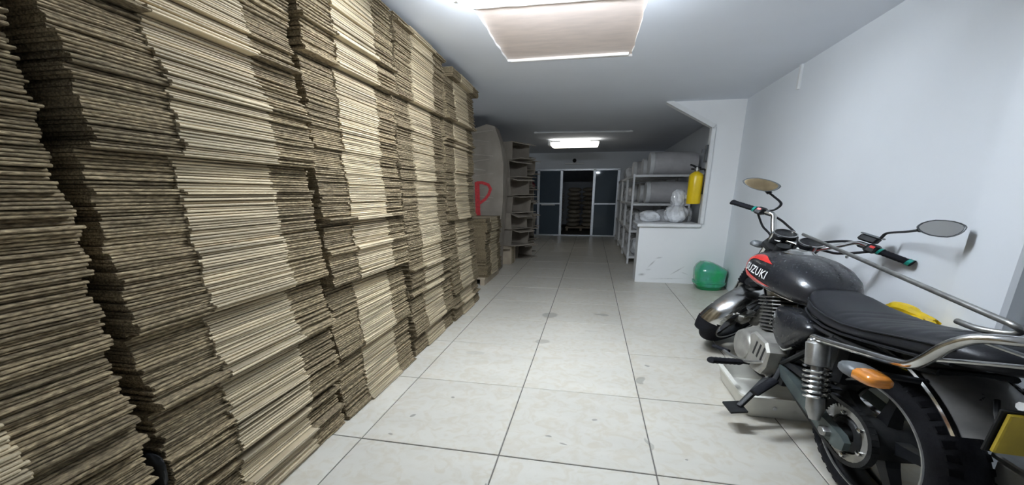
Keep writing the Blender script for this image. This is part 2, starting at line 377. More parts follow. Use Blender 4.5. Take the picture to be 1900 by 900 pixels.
m = MB(); m.lathe((-0.14, YF - .04, 1.745), (0, -1, 0), [(-.02, .01), (0, .04), (.015, .045), (.035, .035), (.045, .012)], 16); m.box((-.15, YF - .05, 1.70), (-.13, YF, 1.76)); m.build('dome', M_BLACKPL, ds, smooth=True)

# ------------------------------------------------------------------ lamps
LZ, LY = CEIL - .075, 0.665
lf = empty('ceiling_lamp_offscreen', (0.05, LY, CEIL), 'twin tube lamp on the ceiling over the aisle beside the stacked cartons', 'lamp')
m = MB(); m.box((-0.36, LY - .022, LZ + .020), (0.60, LY + .022, LZ + .04), .006); m.build('housing', M_WHITE, lf)
for x in (-0.2, 0.44):
    m = MB(); m.tube([(x, LY, LZ + .035), (x, LY, CEIL)], .006, 8); m.build('hanger', M_WHITE, lf, smooth=True)
for y in (LY - .04, LY + .04):
    m = MB(); m.tube([(-0.34, y, LZ), (0.58, y, LZ)], .016, 10); m.build('tube', M_TUBE, lf, smooth=True)
    for x in (-0.355, 0.575):
        m = MB(); m.box((x, y - .012, LZ - .016), (x + .02, y + .012, LZ + .03)); m.build('lamp_holder', M_WHITE, lf)
lc = empty('corridor_lamp', (-0.05, 6.5, CEIL), 'dimly glowing wide ceiling lamp in front of the glass door', 'lamp')
m = MB(); m.box((-0.30, 6.56, CEIL - .045), (0.22, 6.64, CEIL), .006); m.build('housing', M_WHITE, lc)
m = MB(); m.loft([[(x, y, z) for x, y in ((-0.44 - e, 6.50 - e), (0.36 + e, 6.50 - e), (0.36 + e, 6.70 + e), (-0.44 - e, 6.70 + e))] for z, e in ((CEIL - .045, -.02), (CEIL - .055, .02), (CEIL - .125, .0), (CEIL - .135, -.03))]); m.build('diffuser', M_TUBE_F, lc)
m = MB(); m.box((-0.515, 6.5, CEIL - .10), (-0.46, 6.7, CEIL - .03), .008); m.build('end_cap', M_WHITE, lc)
cb = empty('ceiling_batten', (0.12, 5.6, CEIL), 'long thin unlit white batten on the ceiling before the dim lamp', 'batten')
m = MB(); m.tube([(-0.63, 5.52, CEIL - .014), (0.86, 5.66, CEIL - .014)], .012, 8); m.build('rod', M_WHITE, cb, smooth=True)
for t in (0.02, 0.5, 0.98):
    x, y = -0.63 + 1.49 * t, 5.52 + .14 * t
    m = MB(); m.box((x - .012, y - .016, CEIL - .02), (x + .012, y + .016, CEIL)); m.build('clip', M_WHITE, cb)

# ------------------------------------------------------------------ stacks of flattened cartons
XS = -0.75                 # face of the stacks
def layer(mb, x0, x1, y0, y1, z0, t, segs=1, jit=0.0, rnd=random):
    c = t * 0.30; rings = []
    for k in range(segs + 1):
        y = y0 + (y1 - y0) * k / segs; j = rnd.uniform(-jit, jit)
        rings.append([(x0, y, z0), (x1 + j - c * 1.3, y, z0), (x1 + j, y, z0 + c), (x1 + j, y, z0 + t - c), (x1 + j - c * 1.3, y, z0 + t), (x0, y, z0 + t)])
    mb.loft(rings)
DEP = 0.78
TH = 0.0148
def body_mesh(k, mb=None):
    r = random.Random(100 + k); m = mb or MB()
    for q in range(2):
        layer(m, -DEP, r.uniform(-.003, .004), -.168 + r.uniform(-.006, .006), .168 + r.uniform(-.006, .006), q * TH / 2, TH / 2 * r.uniform(.76, .88), 1)
    return m
def flap_mesh(k, side, mb=None):
    r = random.Random(200 + k * 2 + side); m = mb or MB()
    for q in range(2):
        a, b = .164 + r.uniform(-.004, .004), .375 + r.uniform(-.011, .003)
        if side < 0: a, b = -b, -a
        layer(m, -DEP, -.004 + r.uniform(-.006, .004), a, b, q * TH / 2, TH / 2 * r.uniform(.78, .92), 3, .0032, r)
    return m
NV = 8
BODY, FLAPL, FLAPR = [], [], []
def data_of(mb, name, m):
    o = mb.build(name, m, loc=(0, 0, 0)); me = o.data; bpy.data.objects.remove(o); return me
for k in range(NV):
    BODY.append(data_of(body_mesh(k), 'flattened_carton', M_PALE))
    FLAPL.append(data_of(flap_mesh(k, -1), 'flap', M_BROWN)); FLAPR.append(data_of(flap_mesh(k, 1), 'flap', M_BROWN))

PERIOD = 0.779
centers = [-1.092, -0.293, 0.487, 1.267, 2.046]
tops = [1.90, 1.90, 1.895, 1.90, 1.80]
cartons = []
for s_, yc in enumerate(centers):
    r = random.Random(40 + s_); z = 0.002; left = 0
    while z < tops[s_]:
        if left <= 0:
            left = r.randint(9, 19); nb = left; bx, by, brz = r.uniform(-.020, .024), r.uniform(-.006, .006), r.uniform(-.006, .006); low = 1 - z / 1.9; dx_, dy_ = -(.006 + .026 * low) * r.uniform(.5, 1.2), -(.002 + .007 * low) * r.uniform(.2, 1.2)
            shade_run = r.randint(2, 4)
        left -= 1
        sz = r.uniform(0.82, 1.22)
        bulge = 0.022 * (1 - z / 1.9) ** 2
        fr = left / max(nb, 1) - .5
        jx = r.gauss(0, .003) - dx_ * fr * 0.9 + (r.uniform(.012, .03) if r.random() < .05 else 0)
        cartons.append(dict(s=s_, x=XS + bx + bulge + jx, y=yc + by - dy_ * fr * 1.1 + r.gauss(0, .003), z=z, rz=brz + r.gauss(0, .002),
                            rx=r.gauss(0, .0008), sz=sz, k=r.randrange(NV), k2=r.randrange(NV), k3=r.randrange(NV)))
        z += TH * sz
# overhanging bundle on the last stack
r = random.Random(5)
zt = max(c['z'] for c in cartons if c['s'] == 4) + TH * 1.1
for q in range(4):
    cartons.append(dict(s=4, x=XS + .045, y=2.046 + .07, z=zt + q * TH, rz=.02, rx=0, sz=1, k=q, k2=q, k3=q))
# low pile past the last stack
r = random.Random(6); z = 0.09; bx = 0; left = 0
while z < 0.735:
    if left <= 0: left = r.randint(5, 9); bx = r.uniform(-.012, .015)
    left -= 1; sz = r.uniform(.85, 1.2)
    cartons.append(dict(s=5, x=-0.80 + bx + r.gauss(0, .004), y=3.44 + r.gauss(0, .004), z=z, rz=r.gauss(0, .01), rx=0, sz=sz, k=r.randrange(NV), k2=r.randrange(NV), k3=r.randrange(NV))); z += TH * sz
def visible_size(c):
    best = 0
    for dy in (-.37, -.17, 0, .17, .37):
        q = project((c['x'], c['y'] + dy, c['z'] + TH / 2))
        if q and -5 < q[0] < 1905 and -5 < q[1] < 905: best = max(best, q[2])
    return best
cartons.sort(key=lambda c: -visible_size(c))
LAB = ['flattened brown carton in the tall stack farthest from the glass door',
       'flattened carton in the second tall stack counting from the one farthest from the glass door',
       'flattened carton in the third tall stack counting from the one farthest from the glass door',
       'flattened carton in the fourth tall stack counting from the one farthest from the glass door',
       'flattened carton in the tall stack nearest the glass door']
rest = MB()
for idx, c in enumerate(cartons):
    if idx < 300:
        o = bpy.data.objects.new('flattened_carton', BODY[c['k']]); COL.objects.link(o)
        o.location = (c['x'], c['y'], c['z']); o.rotation_euler = (c['rx'], 0, c['rz']); o.scale = (1, 1, c['sz'])
        tag(o, LAB[c['s']], 'carton', 'flattened cartons in tall stack %s' % ('one', 'two', 'three', 'four', 'five')[c['s']])
        for dat in (FLAPL[c['k2']], FLAPR[c['k3']]):
            f = bpy.data.objects.new('flap', dat); COL.objects.link(f); f.parent = o
    else:
        R = Euler((c['rx'], 0, c['rz'])).to_matrix()
        rest.T = lambda p, c=c, R=R: R @ Vector((p[0], p[1], p[2] * c['sz'])) + Vector((c['x'], c['y'], c['z']))
        rest.cur = 0; body_mesh(c['k'], rest); rest.cur = 1; flap_mesh(c['k2'], -1, rest); flap_mesh(c['k3'], 1, rest)
rest.T = None
ro = rest.build('flattened_cartons', [M_PALE, M_BROWN])
tag(ro, 'remaining flattened brown cartons of the tall stacks and the low pile behind them', 'cartons', kind='stuff')
# pallet under the low pile
pl = empty('wooden_pallet', (-1.18, 3.44, 0), 'low wooden pallet under the short pile of flattened cartons', 'pallet')
for y in (3.10, 3.27, 3.44, 3.61, 3.78):
    m = MB(); m.box((-1.57, y - .05, .07), (-0.82, y + .05, .09)); m.build('deck_board', M_KRAFT, pl)
for x in (-1.55, -1.2, -0.88):
    m = MB(); m.box((x, 3.06, 0), (x + .05, 3.82, .07)); m.build('runner', M_KRAFT, pl)

# ------------------------------------------------------------------ tall bale with the red P
bl = empty('carton_bale', (-1.2, 4.1, 0), 'tall grey-brown bale of bundled cartons with a red painted letter P', 'bale')
m = MB()
prof = [(-1.72, 0), (-0.86, 0), (-0.85, 0.3), (-0.80, 0.9), (-0.79, 1.35), (-0.83, 1.60), (-0.90, 1.79), (-1.0, 1.815), (-1.15, 1.77), (-1.72, 1.76)]
m.prism(prof, lambda p: (p[0], 3.93, p[1]), lambda p: (p[0] - .02, 4.30, p[1])); m.build('bundle', M_KRAFT_D, bl)
for i in range(12):  # raised lips added to cast thin shadows where the bale has slits
    z = 0.80 + i * .083; sl = (-.02, .025)[i % 2]
    x0, x1 = -1.20 + .02 * (i % 3), -0.97 + .05 * ((i * 7) % 3 - 1)
    m = MB(); m.add([(x0, 3.923, z), (x1, 3.923, z + sl), (x1, 3.923, z + sl + .009), (x0, 3.923, z + .016), (x0, 3.94, z), (x1, 3.94, z + sl), (x1, 3.94, z + sl + .009), (x0, 3.94, z + .016)],
                    [(0, 1, 2, 3), (7, 6, 5, 4), (0, 4, 5, 1), (1, 5, 6, 2), (2, 6, 7, 3), (3, 7, 4, 0)]); m.build('slit_lip', M_KRAFT_D, bl)
m = MB()
def brush(pts, wd):
    for a, b in zip(pts[:-1], pts[1:]):
        a = Vector((a[0], 0, a[1])); b = Vector((b[0], 0, b[1])); t = (b - a).normalized(); q = Vector((-t.z, 0, t.x)) * wd
        a = a - t * wd * .4; b = b + t * wd * .4
        rr = []
        gk = len(m.v) * .00004
        for yy in (3.921 - gk, 3.93): rr.append([tuple(p + Vector((0, yy, 0))) for p in (a - q, b - q, b + q, a + q)])
        m.loft(rr)
brush([(-1.115, .655), (-1.125, .80), (-1.13, 1.13)], .030)
brush([(-1.13, 1.135), (-1.06, 1.135), (-0.985, 1.11), (-0.955, 1.06), (-0.98, .99), (-1.03, .93), (-1.12, .87)], .017)
m.build('painted_letter', M_RED, bl)

# ------------------------------------------------------------------ opened cartons slumped in piles along the left wall
def open_carton(loc, rz, w_, d_, h_, a1, a2, lab, k):
    R = Matrix.Rotation(rz, 3, 'Z'); L0 = Vector(loc)
    T = lambda p: R @ Vector(p) + L0
    e = empty('open_carton', loc, lab, 'carton', 'opened cartons piled by the left wall')
    t = .008; sk = random.Random(k).uniform(-.03, .03)
    m = MB(T); ring = lambda x, i: [(x, -d_ / 2 + i, i), (x, d_ / 2 - i, i), (x, d_ / 2 - i + sk, h_ - i), (x, -d_ / 2 + i + sk, h_ - i)]
    m.loft([ring(0, t), ring(0, 0), ring(-w_, 0)], caps=False); m.loft([ring(0, t), ring(-w_ + .05, t)], caps=False)
    m.add(ring(-w_, 0), [(0, 1, 2, 3)]); m.add(ring(-w_ + .05, t), [(0, 1, 2, 3)]); m.build('box_body', M_KRAFT_D, e)
    for top, ang in ((1, a1), (0, a2)):
        fl_ = h_ * .55; ca, sa = cos(ang), sin(ang)
        z0 = h_ if top else 0; s = 1 if top else -1
        m = MB(T); ys = (-d_ / 2 + (sk if top else 0), d_ / 2 + (sk if top else 0))
        p = [(-.01, ys[0], z0 - s * t), (-.01, ys[1], z0 - s * t), (fl_ * ca, ys[1] - .02, z0 + s * fl_ * sa - s * t), (fl_ * ca, ys[0] + .02, z0 + s * fl_ * sa - s * t)]
        m.loft([p, [(q[0], q[1], q[2] + s * t) for q in p]]); m.build('end_flap', M_KRAFT_D, e)
    return e
rr = random.Random(11); kk = 0
for ci, (yc, nz) in enumerate(((4.64, 7), (5.32, 7), (6.00, 7))):
    z = 0.275 if ci == 0 else 0.0
    for q in range(nz if ci else 6):
        h_ = (0.236 if ci == 0 else 0.222) + rr.uniform(-.012, .012); xo = -0.70 - .05 * ci + rr.uniform(-.03, .03)
        lab = ('opened kraft carton in the pile touching the bale with the red letter', 'opened kraft carton in the middle pile by the left wall', 'opened kraft carton in the pile nearest the glass door')[ci]
        open_carton((xo, yc + rr.uniform(-.02, .02), z), -.5 + rr.uniform(-.08, .08), .38, .40, h_, rr.uniform(-.45, -.06), rr.uniform(-.14, -.03) if z > .05 else 0.0, lab, kk); kk += 1
        z += h_ + .002
# sealed small carton on the floor
sb = empty('small_carton', (-0.92, 4.75, 0), 'small open kraft carton on the floor below the opened cartons', 'carton')
m = MB(); m.box((-1.25, 4.56, 0), (-0.80, 4.90, .27), .004); m.build('box_body', M_KRAFT, sb)
m = MB(); m.add([(-1.25, 4.56, .27), (-0.80, 4.56, .27), (-0.80, 4.46, .235), (-1.25, 4.46, .235), (-1.25, 4.56, .277), (-0.80, 4.56, .277), (-0.80, 4.46, .242), (-1.25, 4.46, .242)],
                [(0, 1, 2, 3), (7, 6, 5, 4), (0, 4, 5, 1), (1, 5, 6, 2), (2, 6, 7, 3), (3, 7, 4, 0)]); m.build('lid_flap', M_KRAFT, sb)
m = MB(); m.box((-0.802, 4.66, .0), (-0.797, 4.72, .27)); m.build('tape_strip', M_BROWN, sb)

# ------------------------------------------------------------------ lumpy bags helper
from mathutils import noise as _nz
def blob(mb, c, r, lump=0.15, seed=0, nu=20, nv=12, flat=0.0, fold=0, T=None):
    rnd = random.Random(seed); ph = [rnd.uniform(0, 6.28) for _ in range(8)]; rings = []
    for j in range(nv + 1):
        th = -pi / 2 + pi * j / nv; ring = []
        for i in range(nu):
            a = 2 * pi * i / nu
            k = 1 + lump * (.5 * sin(2 * a + ph[0] + 2 * th) + .35 * sin(3 * a + ph[1] - 3 * th) + .3 * sin(5 * a + ph[2] + 4 * th))
            if fold:
                q_ = Vector((cos(a) * cos(th), sin(a) * cos(th), sin(th))) * 2.6 + Vector((seed, 0, 0)); k += .16 * (abs(_nz.noise(q_)) + .5 * abs(_nz.noise(q_ * 2.3)) - .25)
            if fold: k += .05 * sin(fold * a + ph[3] + 2 * sin(3 * th)) * cos(th)
            ce, se = cos(th), sin(th)
            ce = max(ce, 1e-3) ** .7; se = math.copysign(abs(se) ** .8, se)
            z = r[2] * se
            if z < 0: z *= (1 - flat)
            ring.append((c[0] + r[0] * ce * cos(a) * k, c[1] + r[1] * ce * sin(a) * k, c[2] + z * (1 + .25 * (k - 1))))
        rings.append(ring)
    mb.loft(rings); return mb
m = MB(); blob(m, (-0.765, -0.69, .315), (.05, .017, .055), .14, 77, 30, 18, fold=7)
tag(m.build('black_plastic_bag', M_BLACKPL, smooth=True), 'black crumpled plastic bag stuffed in the gap between two tall carton stacks', 'bag')
# dark red bundle by the door
m = MB(); blob(m, (-1.28, 7.6, .16), (.28, .3, .16), .16, 4, fold=7)
tag(m.build('cloth_bundle', M_DRED, smooth=True), 'dark red crumpled bundle on the floor beyond the opened cartons', 'bundle')
m = MB(); blob(m, (-1.16, 8.75, 1.17), (.13, .1, .12), .14, 9, fold=6)
hb = tag(m.build('hanging_bag', M_DRED, smooth=True), 'dark red bag hanging on the dark pane beside the glass door', 'bag')
m = MB(); m.tube([(-1.16, 8.75, 1.27), (-1.15, 8.9, 1.42), (-1.15, YF - .02, 1.53)], .008, 6); m.build('strap', M_BLACKPL, hb)

# ------------------------------------------------------------------ goods in the storeroom behind the door
rs = random.Random(21)
pb = empty('storeroom_pallet', (0.03, 10.9, 0), 'wooden pallet under the sacks behind the glass door', 'pallet')
for y in (10.6, 10.9, 11.2):
    m = MB(); m.box((-.38, y - .08, .07), (.46, y + .08, .1)); m.build('deck_board', M_KRAFT, pb)
for x in (-.36, .02, .38):
    m = MB(); m.box((x, 10.5, 0), (x + .06, 11.3, .07)); m.build('runner', M_KRAFT, pb)
z = .1
for q in range(9):
    for xx in (-.17, .24):
        m = MB(); blob(m, (xx + rs.uniform(-.02, .02), 10.9 + rs.uniform(-.03, .03), z + .0595), (.192, .36, .0595), .05, q * 3 + int(xx > 0), 14, 8)
        tag(m.build('sack', M_SACK, smooth=True), 'tan sack in the palletised pile behind the glass door', 'sack', 'tan sacks behind the glass door')
    z += .118
for q in range(8):
    m = MB(); blob(m, (-.56 + rs.uniform(-.02, .02), 10.3, .064 + q * .128), (.13, .26, .0645), .08, 90 + q, 12, 8)
    tag(m.build('white_sack', M_WHSACK, smooth=True), 'white sack in the narrow column beside the palletised tan sacks', 'sack', 'white sacks behind the glass door')
for q in range(6):
    m = MB(); blob(m, (.60 + rs.uniform(-.02, .02), 10.5, .064 + q * .128), (.12, .22, .0645), .08, 190 + q, 12, 8)
    tag(m.build('pale_sack', M_WHSACK, smooth=True), 'pale sack in the low column behind the right door pane', 'sack', 'pale sacks behind the glass door')

# ------------------------------------------------------------------ white racks beyond the partition
SHELF = (0.105, 0.482, 0.863, 1.252)
def rack(y0, y1, lab):
    e = empty('storage_rack', (1.26, (y0 + y1) / 2, 0), lab, 'rack', 'white storage racks')
    x0, x1, p = 0.865, 1.66, .026
    for x in (x0, x1 - p):
        for y in (y0, y1 - p):
            m = MB(); m.box((x, y, 0), (x + p, y + p, 1.265)); m.build('post', M_WHITE, e)
    for z in SHELF:
        m = MB(); m.box((x0 + .004, y0 + .004, z - .012), (x1 - .004, y1 - .004, z)); sh = m.build('shelf', M_WHITE, e)
        for (a, b) in (((x0, y0 - .003, z - .026), (x1, y0 + .012, z + .004)), ((x0 - .003, y0, z - .026), (x0 + .012, y1, z + .004))):
            m = MB(); m.box(a, b); m.build('shelf_lip', M_WHITE, sh)
    return e
rack(4.985, 6.08, 'white slotted rack closest to the partition holding grey drums')
rack(6.16, 7.26, 'white slotted rack between the other two racks')
rack(7.34, 8.44, 'white slotted rack closest to the glass door')
def drum(c, ry, rz_, x0, x1, lab, rim=True):
    e = empty('plastic_drum', (x0, c[0], c[1] - rz_), lab, 'drum', 'grey drums on the racks')
    T = lambda p: (p[0], c[0] + p[1] * ry, c[1] + p[2] * rz_)
    L = x1 - x0
    m = MB(T); m.lathe((x0, 0, 0), (1, 0, 0), [(0.015, .80), (.015, .88), (.03, .93), (.10 * L, .97), (.3 * L, 1.0), (.7 * L, 1.0), (.92 * L, .95), (L, .86)], 28); m.build('barrel', M_DRUM, e, smooth=True)
    m = MB(T); m.lathe((x0 - .02, 0, 0), (1, 0, 0), [(0, .83), (0, .965), (.012, .985), (.055, .985), (.06, .94)], 28); m.build('lid_ring', M_WHITE, e, smooth=True)
    m = MB(T); m.lathe((x0 - .01, 0, 0), (1, 0, 0), [(0, .05), (0, .80), (.03, .84)], 28); m.build('lid', M_DRUM, e, smooth=True)
drum((5.33, 1.252 + .165), .21, .165, 1.12, 1.74, 'big grey drum lying on top of the rack by the partition')
drum((5.33, .863 + .155), .20, .155, 1.10, 1.72, 'grey drum lying on the second shelf under the big top drum')
drum((6.50, .863 + .15), .2, .15, 1.02, 1.64, 'grey drum on the middle rack behind the second shelf drum')
drum((5.80, .863 + .15), .2, .15, 1.06, 1.66, 'grey drum on the partition rack behind the lower drum')
drum((5.82, 1.252 + .14), .19, .14, 1.08, 1.66, 'smaller grey drum behind the big top drum')
drum((6.55, 1.252 + .14), .2, .14, 1.0, 1.6, 'grey drum lying on top of the middle rack')
pt = empty('steel_pot', (1.1, 6.9, 1.252), 'shiny steel pot lying on top of the middle rack', 'pot')
m = MB(); m.lathe((1.0, 6.95, 1.252 + .13), (1, .0, 0), [(0, .10), (0, .125), (.01, .13), (.02, .12), (.25, .12), (.26, .1)], 24); m.build('pot_body', M_CHROME, pt, smooth=True)
m = MB(); m.tube(crv([(1.08, 6.95, 1.50), (1.1, 6.95, 1.55), (1.17, 6.95, 1.55), (1.19, 6.95, 1.50)], 5), .01, 6); m.build('handle', M_CHROME, pt, smooth=True)
m = MB(); m.box((1.02, 7.1, 1.252), (1.5, 7.2, 1.40), .01); 
for i, (x, y, z, rx, ry, rz_) in enumerate(((1.01, 5.27, .482 + .13, .095, .20, .13), (1.33, 5.27, .482 + .15, .16, .20, .15), (1.03, 5.79, .482 + .12, .11, .19, .12), (1.37, 5.79, .482 + .14, .165, .19, .14),
                                       (1.04, 5.28, .105 + .13, .12, .21, .13), (1.40, 5.28, .105 + .14, .17, .21, .14), (1.04, 5.81, .105 + .12, .12, .19, .12),
                                       (1.05, 6.45, .482 + .13, .13, .21, .13), (1.05, 6.97, .482 + .13, .13, .19, .13), (1.05, 6.5, .105 + .13, .13, .24, .13), (1.05, 6.99, .863 + .13, .13, .19, .13),
                                       (1.05, 7.7, .863 + .13, .13, .26, .13), (1.05, 7.7, .482 + .13, .13, .26, .13), (1.05, 7.75, .105 + .13, .13, .26, .13), (1.05, 7.75, 1.252 + .13, .13, .26, .13))):
    m = MB(); blob(m, (x, y, z), (rx, ry, rz_), .10, 300 + i, 44, 26, fold=9)
    rk = 'rack closest to the partition' if y < 6.1 else ('middle white rack' if y < 7.3 else 'rack closest to the glass door')
    tag(m.build('wrapped_bundle', M_CLEAR, smooth=True), 'grey plastic-wrapped bundle on a shelf of the ' + rk, 'bundle', 'wrapped bundles on the ' + rk)
# clear bags standing on the counter
cbg = empty('plastic_bag', (1.30, 3.86, .678), 'knotted clear plastic bag standing on the counter below the extinguisher', 'bag')
m = MB(); blob(m, (1.28, 3.88, .678 + .095), (.118, .12, .10), .10, 51, 56, 36, flat=.05, fold=11); m.build('bag_body', M_CLEAR, cbg, smooth=True)
m = MB(); blob(m, (1.295, 3.90, .678 + .27), (.08, .075, .10), .14, 53, 48, 30, fold=9)
m.build('bag_neck', M_CLEAR, cbg, smooth=True)
m = MB(); blob(m, (1.368, 3.88, .678 + .285), (.035, .03, .028), .3, 57, 14, 8, fold=5); m.build('knot', M_CLEAR, cbg, smooth=True)
m = MB(); blob(m, (1.00, 3.97, .678 + .062), (.12, .10, .065), .14, 58, 50, 28, fold=8)
tag(m.build('flat_plastic_bag', M_CLEAR, smooth=True), 'flat clear plastic bag lying at the open end of the counter', 'bag')
m = MB(); blob(m, (1.452, 4.04, .678 + .075), (.038, .07, .078), .14, 59, 40, 26, fold=8)
tag(m.build('small_plastic_bag', M_CLEAR, smooth=True), 'small clear plastic bag squeezed between the knotted bag and the post', 'bag')

# ------------------------------------------------------------------ fire extinguisher hung on the partition post
ex = empty('fire_extinguisher', (1.415, 3.70, .90), 'yellow fire extinguisher hanging in the partition opening', 'extinguisher')
c = (1.413, 3.70, .896); rE = .074
m = MB(); m.lathe(c, (0, 0, 1), [(0, rE * .8), (.006, rE * .97), (.012, rE), (.285, rE), (.305, rE * .93), (.322, rE * .68), (.333, rE * .4), (.342, .018)], 32); m.build('cylinder', M_YELLOW, ex, smooth=True)
m = MB(); m.lathe(c, (0, 0, 1), [(-.004, rE * .75), (-.004, rE * .9), (.008, rE * 1.01), (.016, rE * 1.01)], 32); m.build('base_ring', M_YELLOW, ex, smooth=True)
m = MB(); m.lathe((c[0], c[1], c[2] + .338), (0, 0, 1), [(0, .022), (.012, .022), (.014, .03), (.03, .03), (.032, .016), (.045, .016)], 16); v_ = m.build('valve', M_STEEL, ex, smooth=True)
m = MB(); m.tube(crv([(c[0] + .04, c[1], c[2] + .375), (c[0], c[1], c[2] + .378), (c[0] - .045, c[1], c[2] + .400), (c[0] - .075, c[1], c[2] + .41)], 4), [.011] * 8 + [.009] * 5, 8); m.build('carry_handle', M_BLACKPL, ex, smooth=True)
m = MB(); m.tube([(c[0] + .03, c[1], c[2] + .36), (c[0] - .06, c[1], c[2] + .365)], .008, 8); m.build('squeeze_lever', M_BLACKPL, ex, smooth=True)
m = MB(); m.tube(crv([(c[0] + .03, c[1] - .01, c[2] + .36), (c[0] + .075, c[1] - .03, c[2] + .35), (c[0] + .082, c[1] - .04, c[2] + .26), (c[0] + .07, c[1] - .045, c[2] + .1)], 6), .009, 8); m.build('hose', M_BLACKPL, ex, smooth=True)
m = MB(); m.box((c[0] + .02, c[1] - .02, c[2] + .30), (1.503, c[1] + .02, c[2] + .318), .003); m.build('wall_hook', M_STEEL, ex)
m = MB(); m.box((1.50, 3.66, 1.33), (1.475, 3.74, 1.50)); m.box((1.44, 3.70, 1.42), (1.503, 3.72, 1.46))
tag(m.build('hung_bracket', M_GREYPL), 'small dark bracket on the inner face of the partition post', 'bracket')

# ------------------------------------------------------------------ green bag-lined bin
gb = empty('waste_bin', (1.62, 3.40, 0), 'low waste bin covered with a glossy green plastic bag in the corner', 'bin')
def ringE(cx, cy, z, rx, ry, n=40, fo=0.0, ph=0, ex_=2.6, sh=0.0):
    out = []
    for i in range(n):
        a = 2 * pi * i / n; ca, sa = cos(a), sin(a)
        k = (abs(ca) ** ex_ + abs(sa) ** ex_) ** (-1 / ex_) * (1 + fo * (sin(9 * a + ph) + .6 * sin(17 * a + 2 * ph)))
        out.append((cx + rx * ca * k, cy + ry * sa * k, z + sh * ca))
    return out
gx, gy = 1.615, 3.43
m = MB(); m.loft([ringE(gx, gy, 0, .120, .13), ringE(gx, gy, .02, .133, .14), ringE(gx, gy, .10, .150, .15), ringE(gx, gy, .20, .155, .155)]); m.build('bin_body', M_GREENBIN, gb, smooth=True)
m = MB(); m.loft([ringE(gx, gy, .035, .142, .148, fo=.012), ringE(gx, gy, .06, .158, .160, fo=.02, ph=1), ringE(gx, gy, .075, .150, .154, fo=.012, ph=1), ringE(gx, gy, .12, .156, .16, fo=.02, ph=2),
        ringE(gx, gy, .19, .163, .166, fo=.014, ph=3, sh=.006), ringE(gx, gy, .21, .162, .166, fo=.012, ph=3, sh=.002), ringE(gx - .01, gy, .245, .135, .14, fo=.03, ph=4, sh=-.012),
        ringE(gx - .02, gy, .28, .085, .1, fo=.04, ph=5, sh=-.016), ringE(gx - .03, gy, .296, .035, .05, fo=.05, ph=6, sh=-.006), ringE(gx - .03, gy, .297, .006, .01)], caps=True)
m.build('bag_liner', M_GREENBAG, gb, smooth=True, angle=60)
m = MB(); m.tube(crv([(gx + .165 * cos(a), gy + .168 * sin(a), .077 + .006 * sin(3 * a)) for a in [2 * pi * k / 20 for k in range(21)]], 2), .007, 6); m.build('liner_band', M_GREENBAG, gb, smooth=True)

# ------------------------------------------------------------------ tray under the motorcycle, yellow bag, sheet metal box
tr = empty('plastic_tray', (1.27, .70, 0), 'white rectangular plastic tray on the floor under the motorcycle', 'tray')
def rr_ring(x0, x1, y0, y1, z, r, n=6):
    out = []
    for cx, cy, a0 in ((x1 - r, y1 - r, 0), (x0 + r, y1 - r, 90), (x0 + r, y0 + r, 180), (x1 - r, y0 + r, 270)):
        for k in range(n + 1):
            a = radians(a0 + 90 * k / n); out.append((cx + r * cos(a), cy + r * sin(a), z))
    return out
tx0, tx1, ty0, ty1, th_ = 1.035, 1.50, .50, .98, .115
def tT(p): return (p[0], p[1], p[2])
m = MB(tT)
m.loft([rr_ring(tx0 + .04, tx1 - .04, ty0 + .035, ty1 - .035, .0, .03), rr_ring(tx0 + .032, tx1 - .032, ty0 + .028, ty1 - .028, .012, .04), rr_ring(tx0 + .012, tx1 - .012, ty0 + .01, ty1 - .01, th_ - .012, .05),
        rr_ring(tx0 - .004, tx1 + .004, ty0 - .004, ty1 + .004, th_ - .010, .055), rr_ring(tx0 - .004, tx1 + .004, ty0 - .004, ty1 + .004, th_, .055), rr_ring(tx0 + .018, tx1 - .018, ty0 + .018, ty1 - .018, th_, .045),
        rr_ring(tx0 + .045, tx1 - .045, ty0 + .04, ty1 - .04, .018, .03)]); m.build('tray_shell', M_TRAY, tr, smooth=True, angle=35)
m = MB(); m.lathe((1.18, ty0 + .016, .058), (0, -1, 0), [(0, .009), (.004, .009), (.006, .006)], 12); m.build('rivet', M_WHITE, tr, smooth=True)
yb = empty('yellow_sack', (1.60, .66, 0), 'tall folded yellow plastic sack leaning between the motorcycle seat and the wall', 'sack')
m = MB(); rings = []
for z, rx, ry, cy_, fo in ((0, .05, .070, .425, .02), (.03, .055, .078, .425, .02), (.22, .052, .076, .428, .03), (.31, .050, .078, .45, .03), (.40, .050, .095, .52, .05), (.49, .046, .115, .56, .08), (.522, .04, .118, .56, .12), (.53, .025, .10, .56, .2), (.52, .010, .06, .56, .2)):
    rings.append(ringE(1.638, cy_, z, rx, ry, 44, fo, z * 9, 2.2, 0))
m.loft(rings); m.build('sack_body', M_YELBAG, yb, smooth=True, angle=60)
m = MB(); m.tube(crv([(1.60, .67, .515), (1.605, .63, .535), (1.62, .57, .540), (1.63, .49, .530), (1.64, .45, .52)], 5), [.016] * 5 + [.022] * 8 + [.015] * 8, 8); m.build('folded_top', M_YELBAG, yb, smooth=True)
sbx = empty('sheet_metal_box', (1.53, -.42, 0), 'scuffed sheet metal box on the floor behind the rear mudguard', 'box')
m = MB(); m.box((1.368, -.62, 0), (1.72, -.235, .345), .006); m.build('box_body', M_SCUFFMET, sbx)
m = MB(); m.box((1.360, -.63, .345), (1.73, -.225, .362), .004); m.build('lid', M_STEEL, sbx)

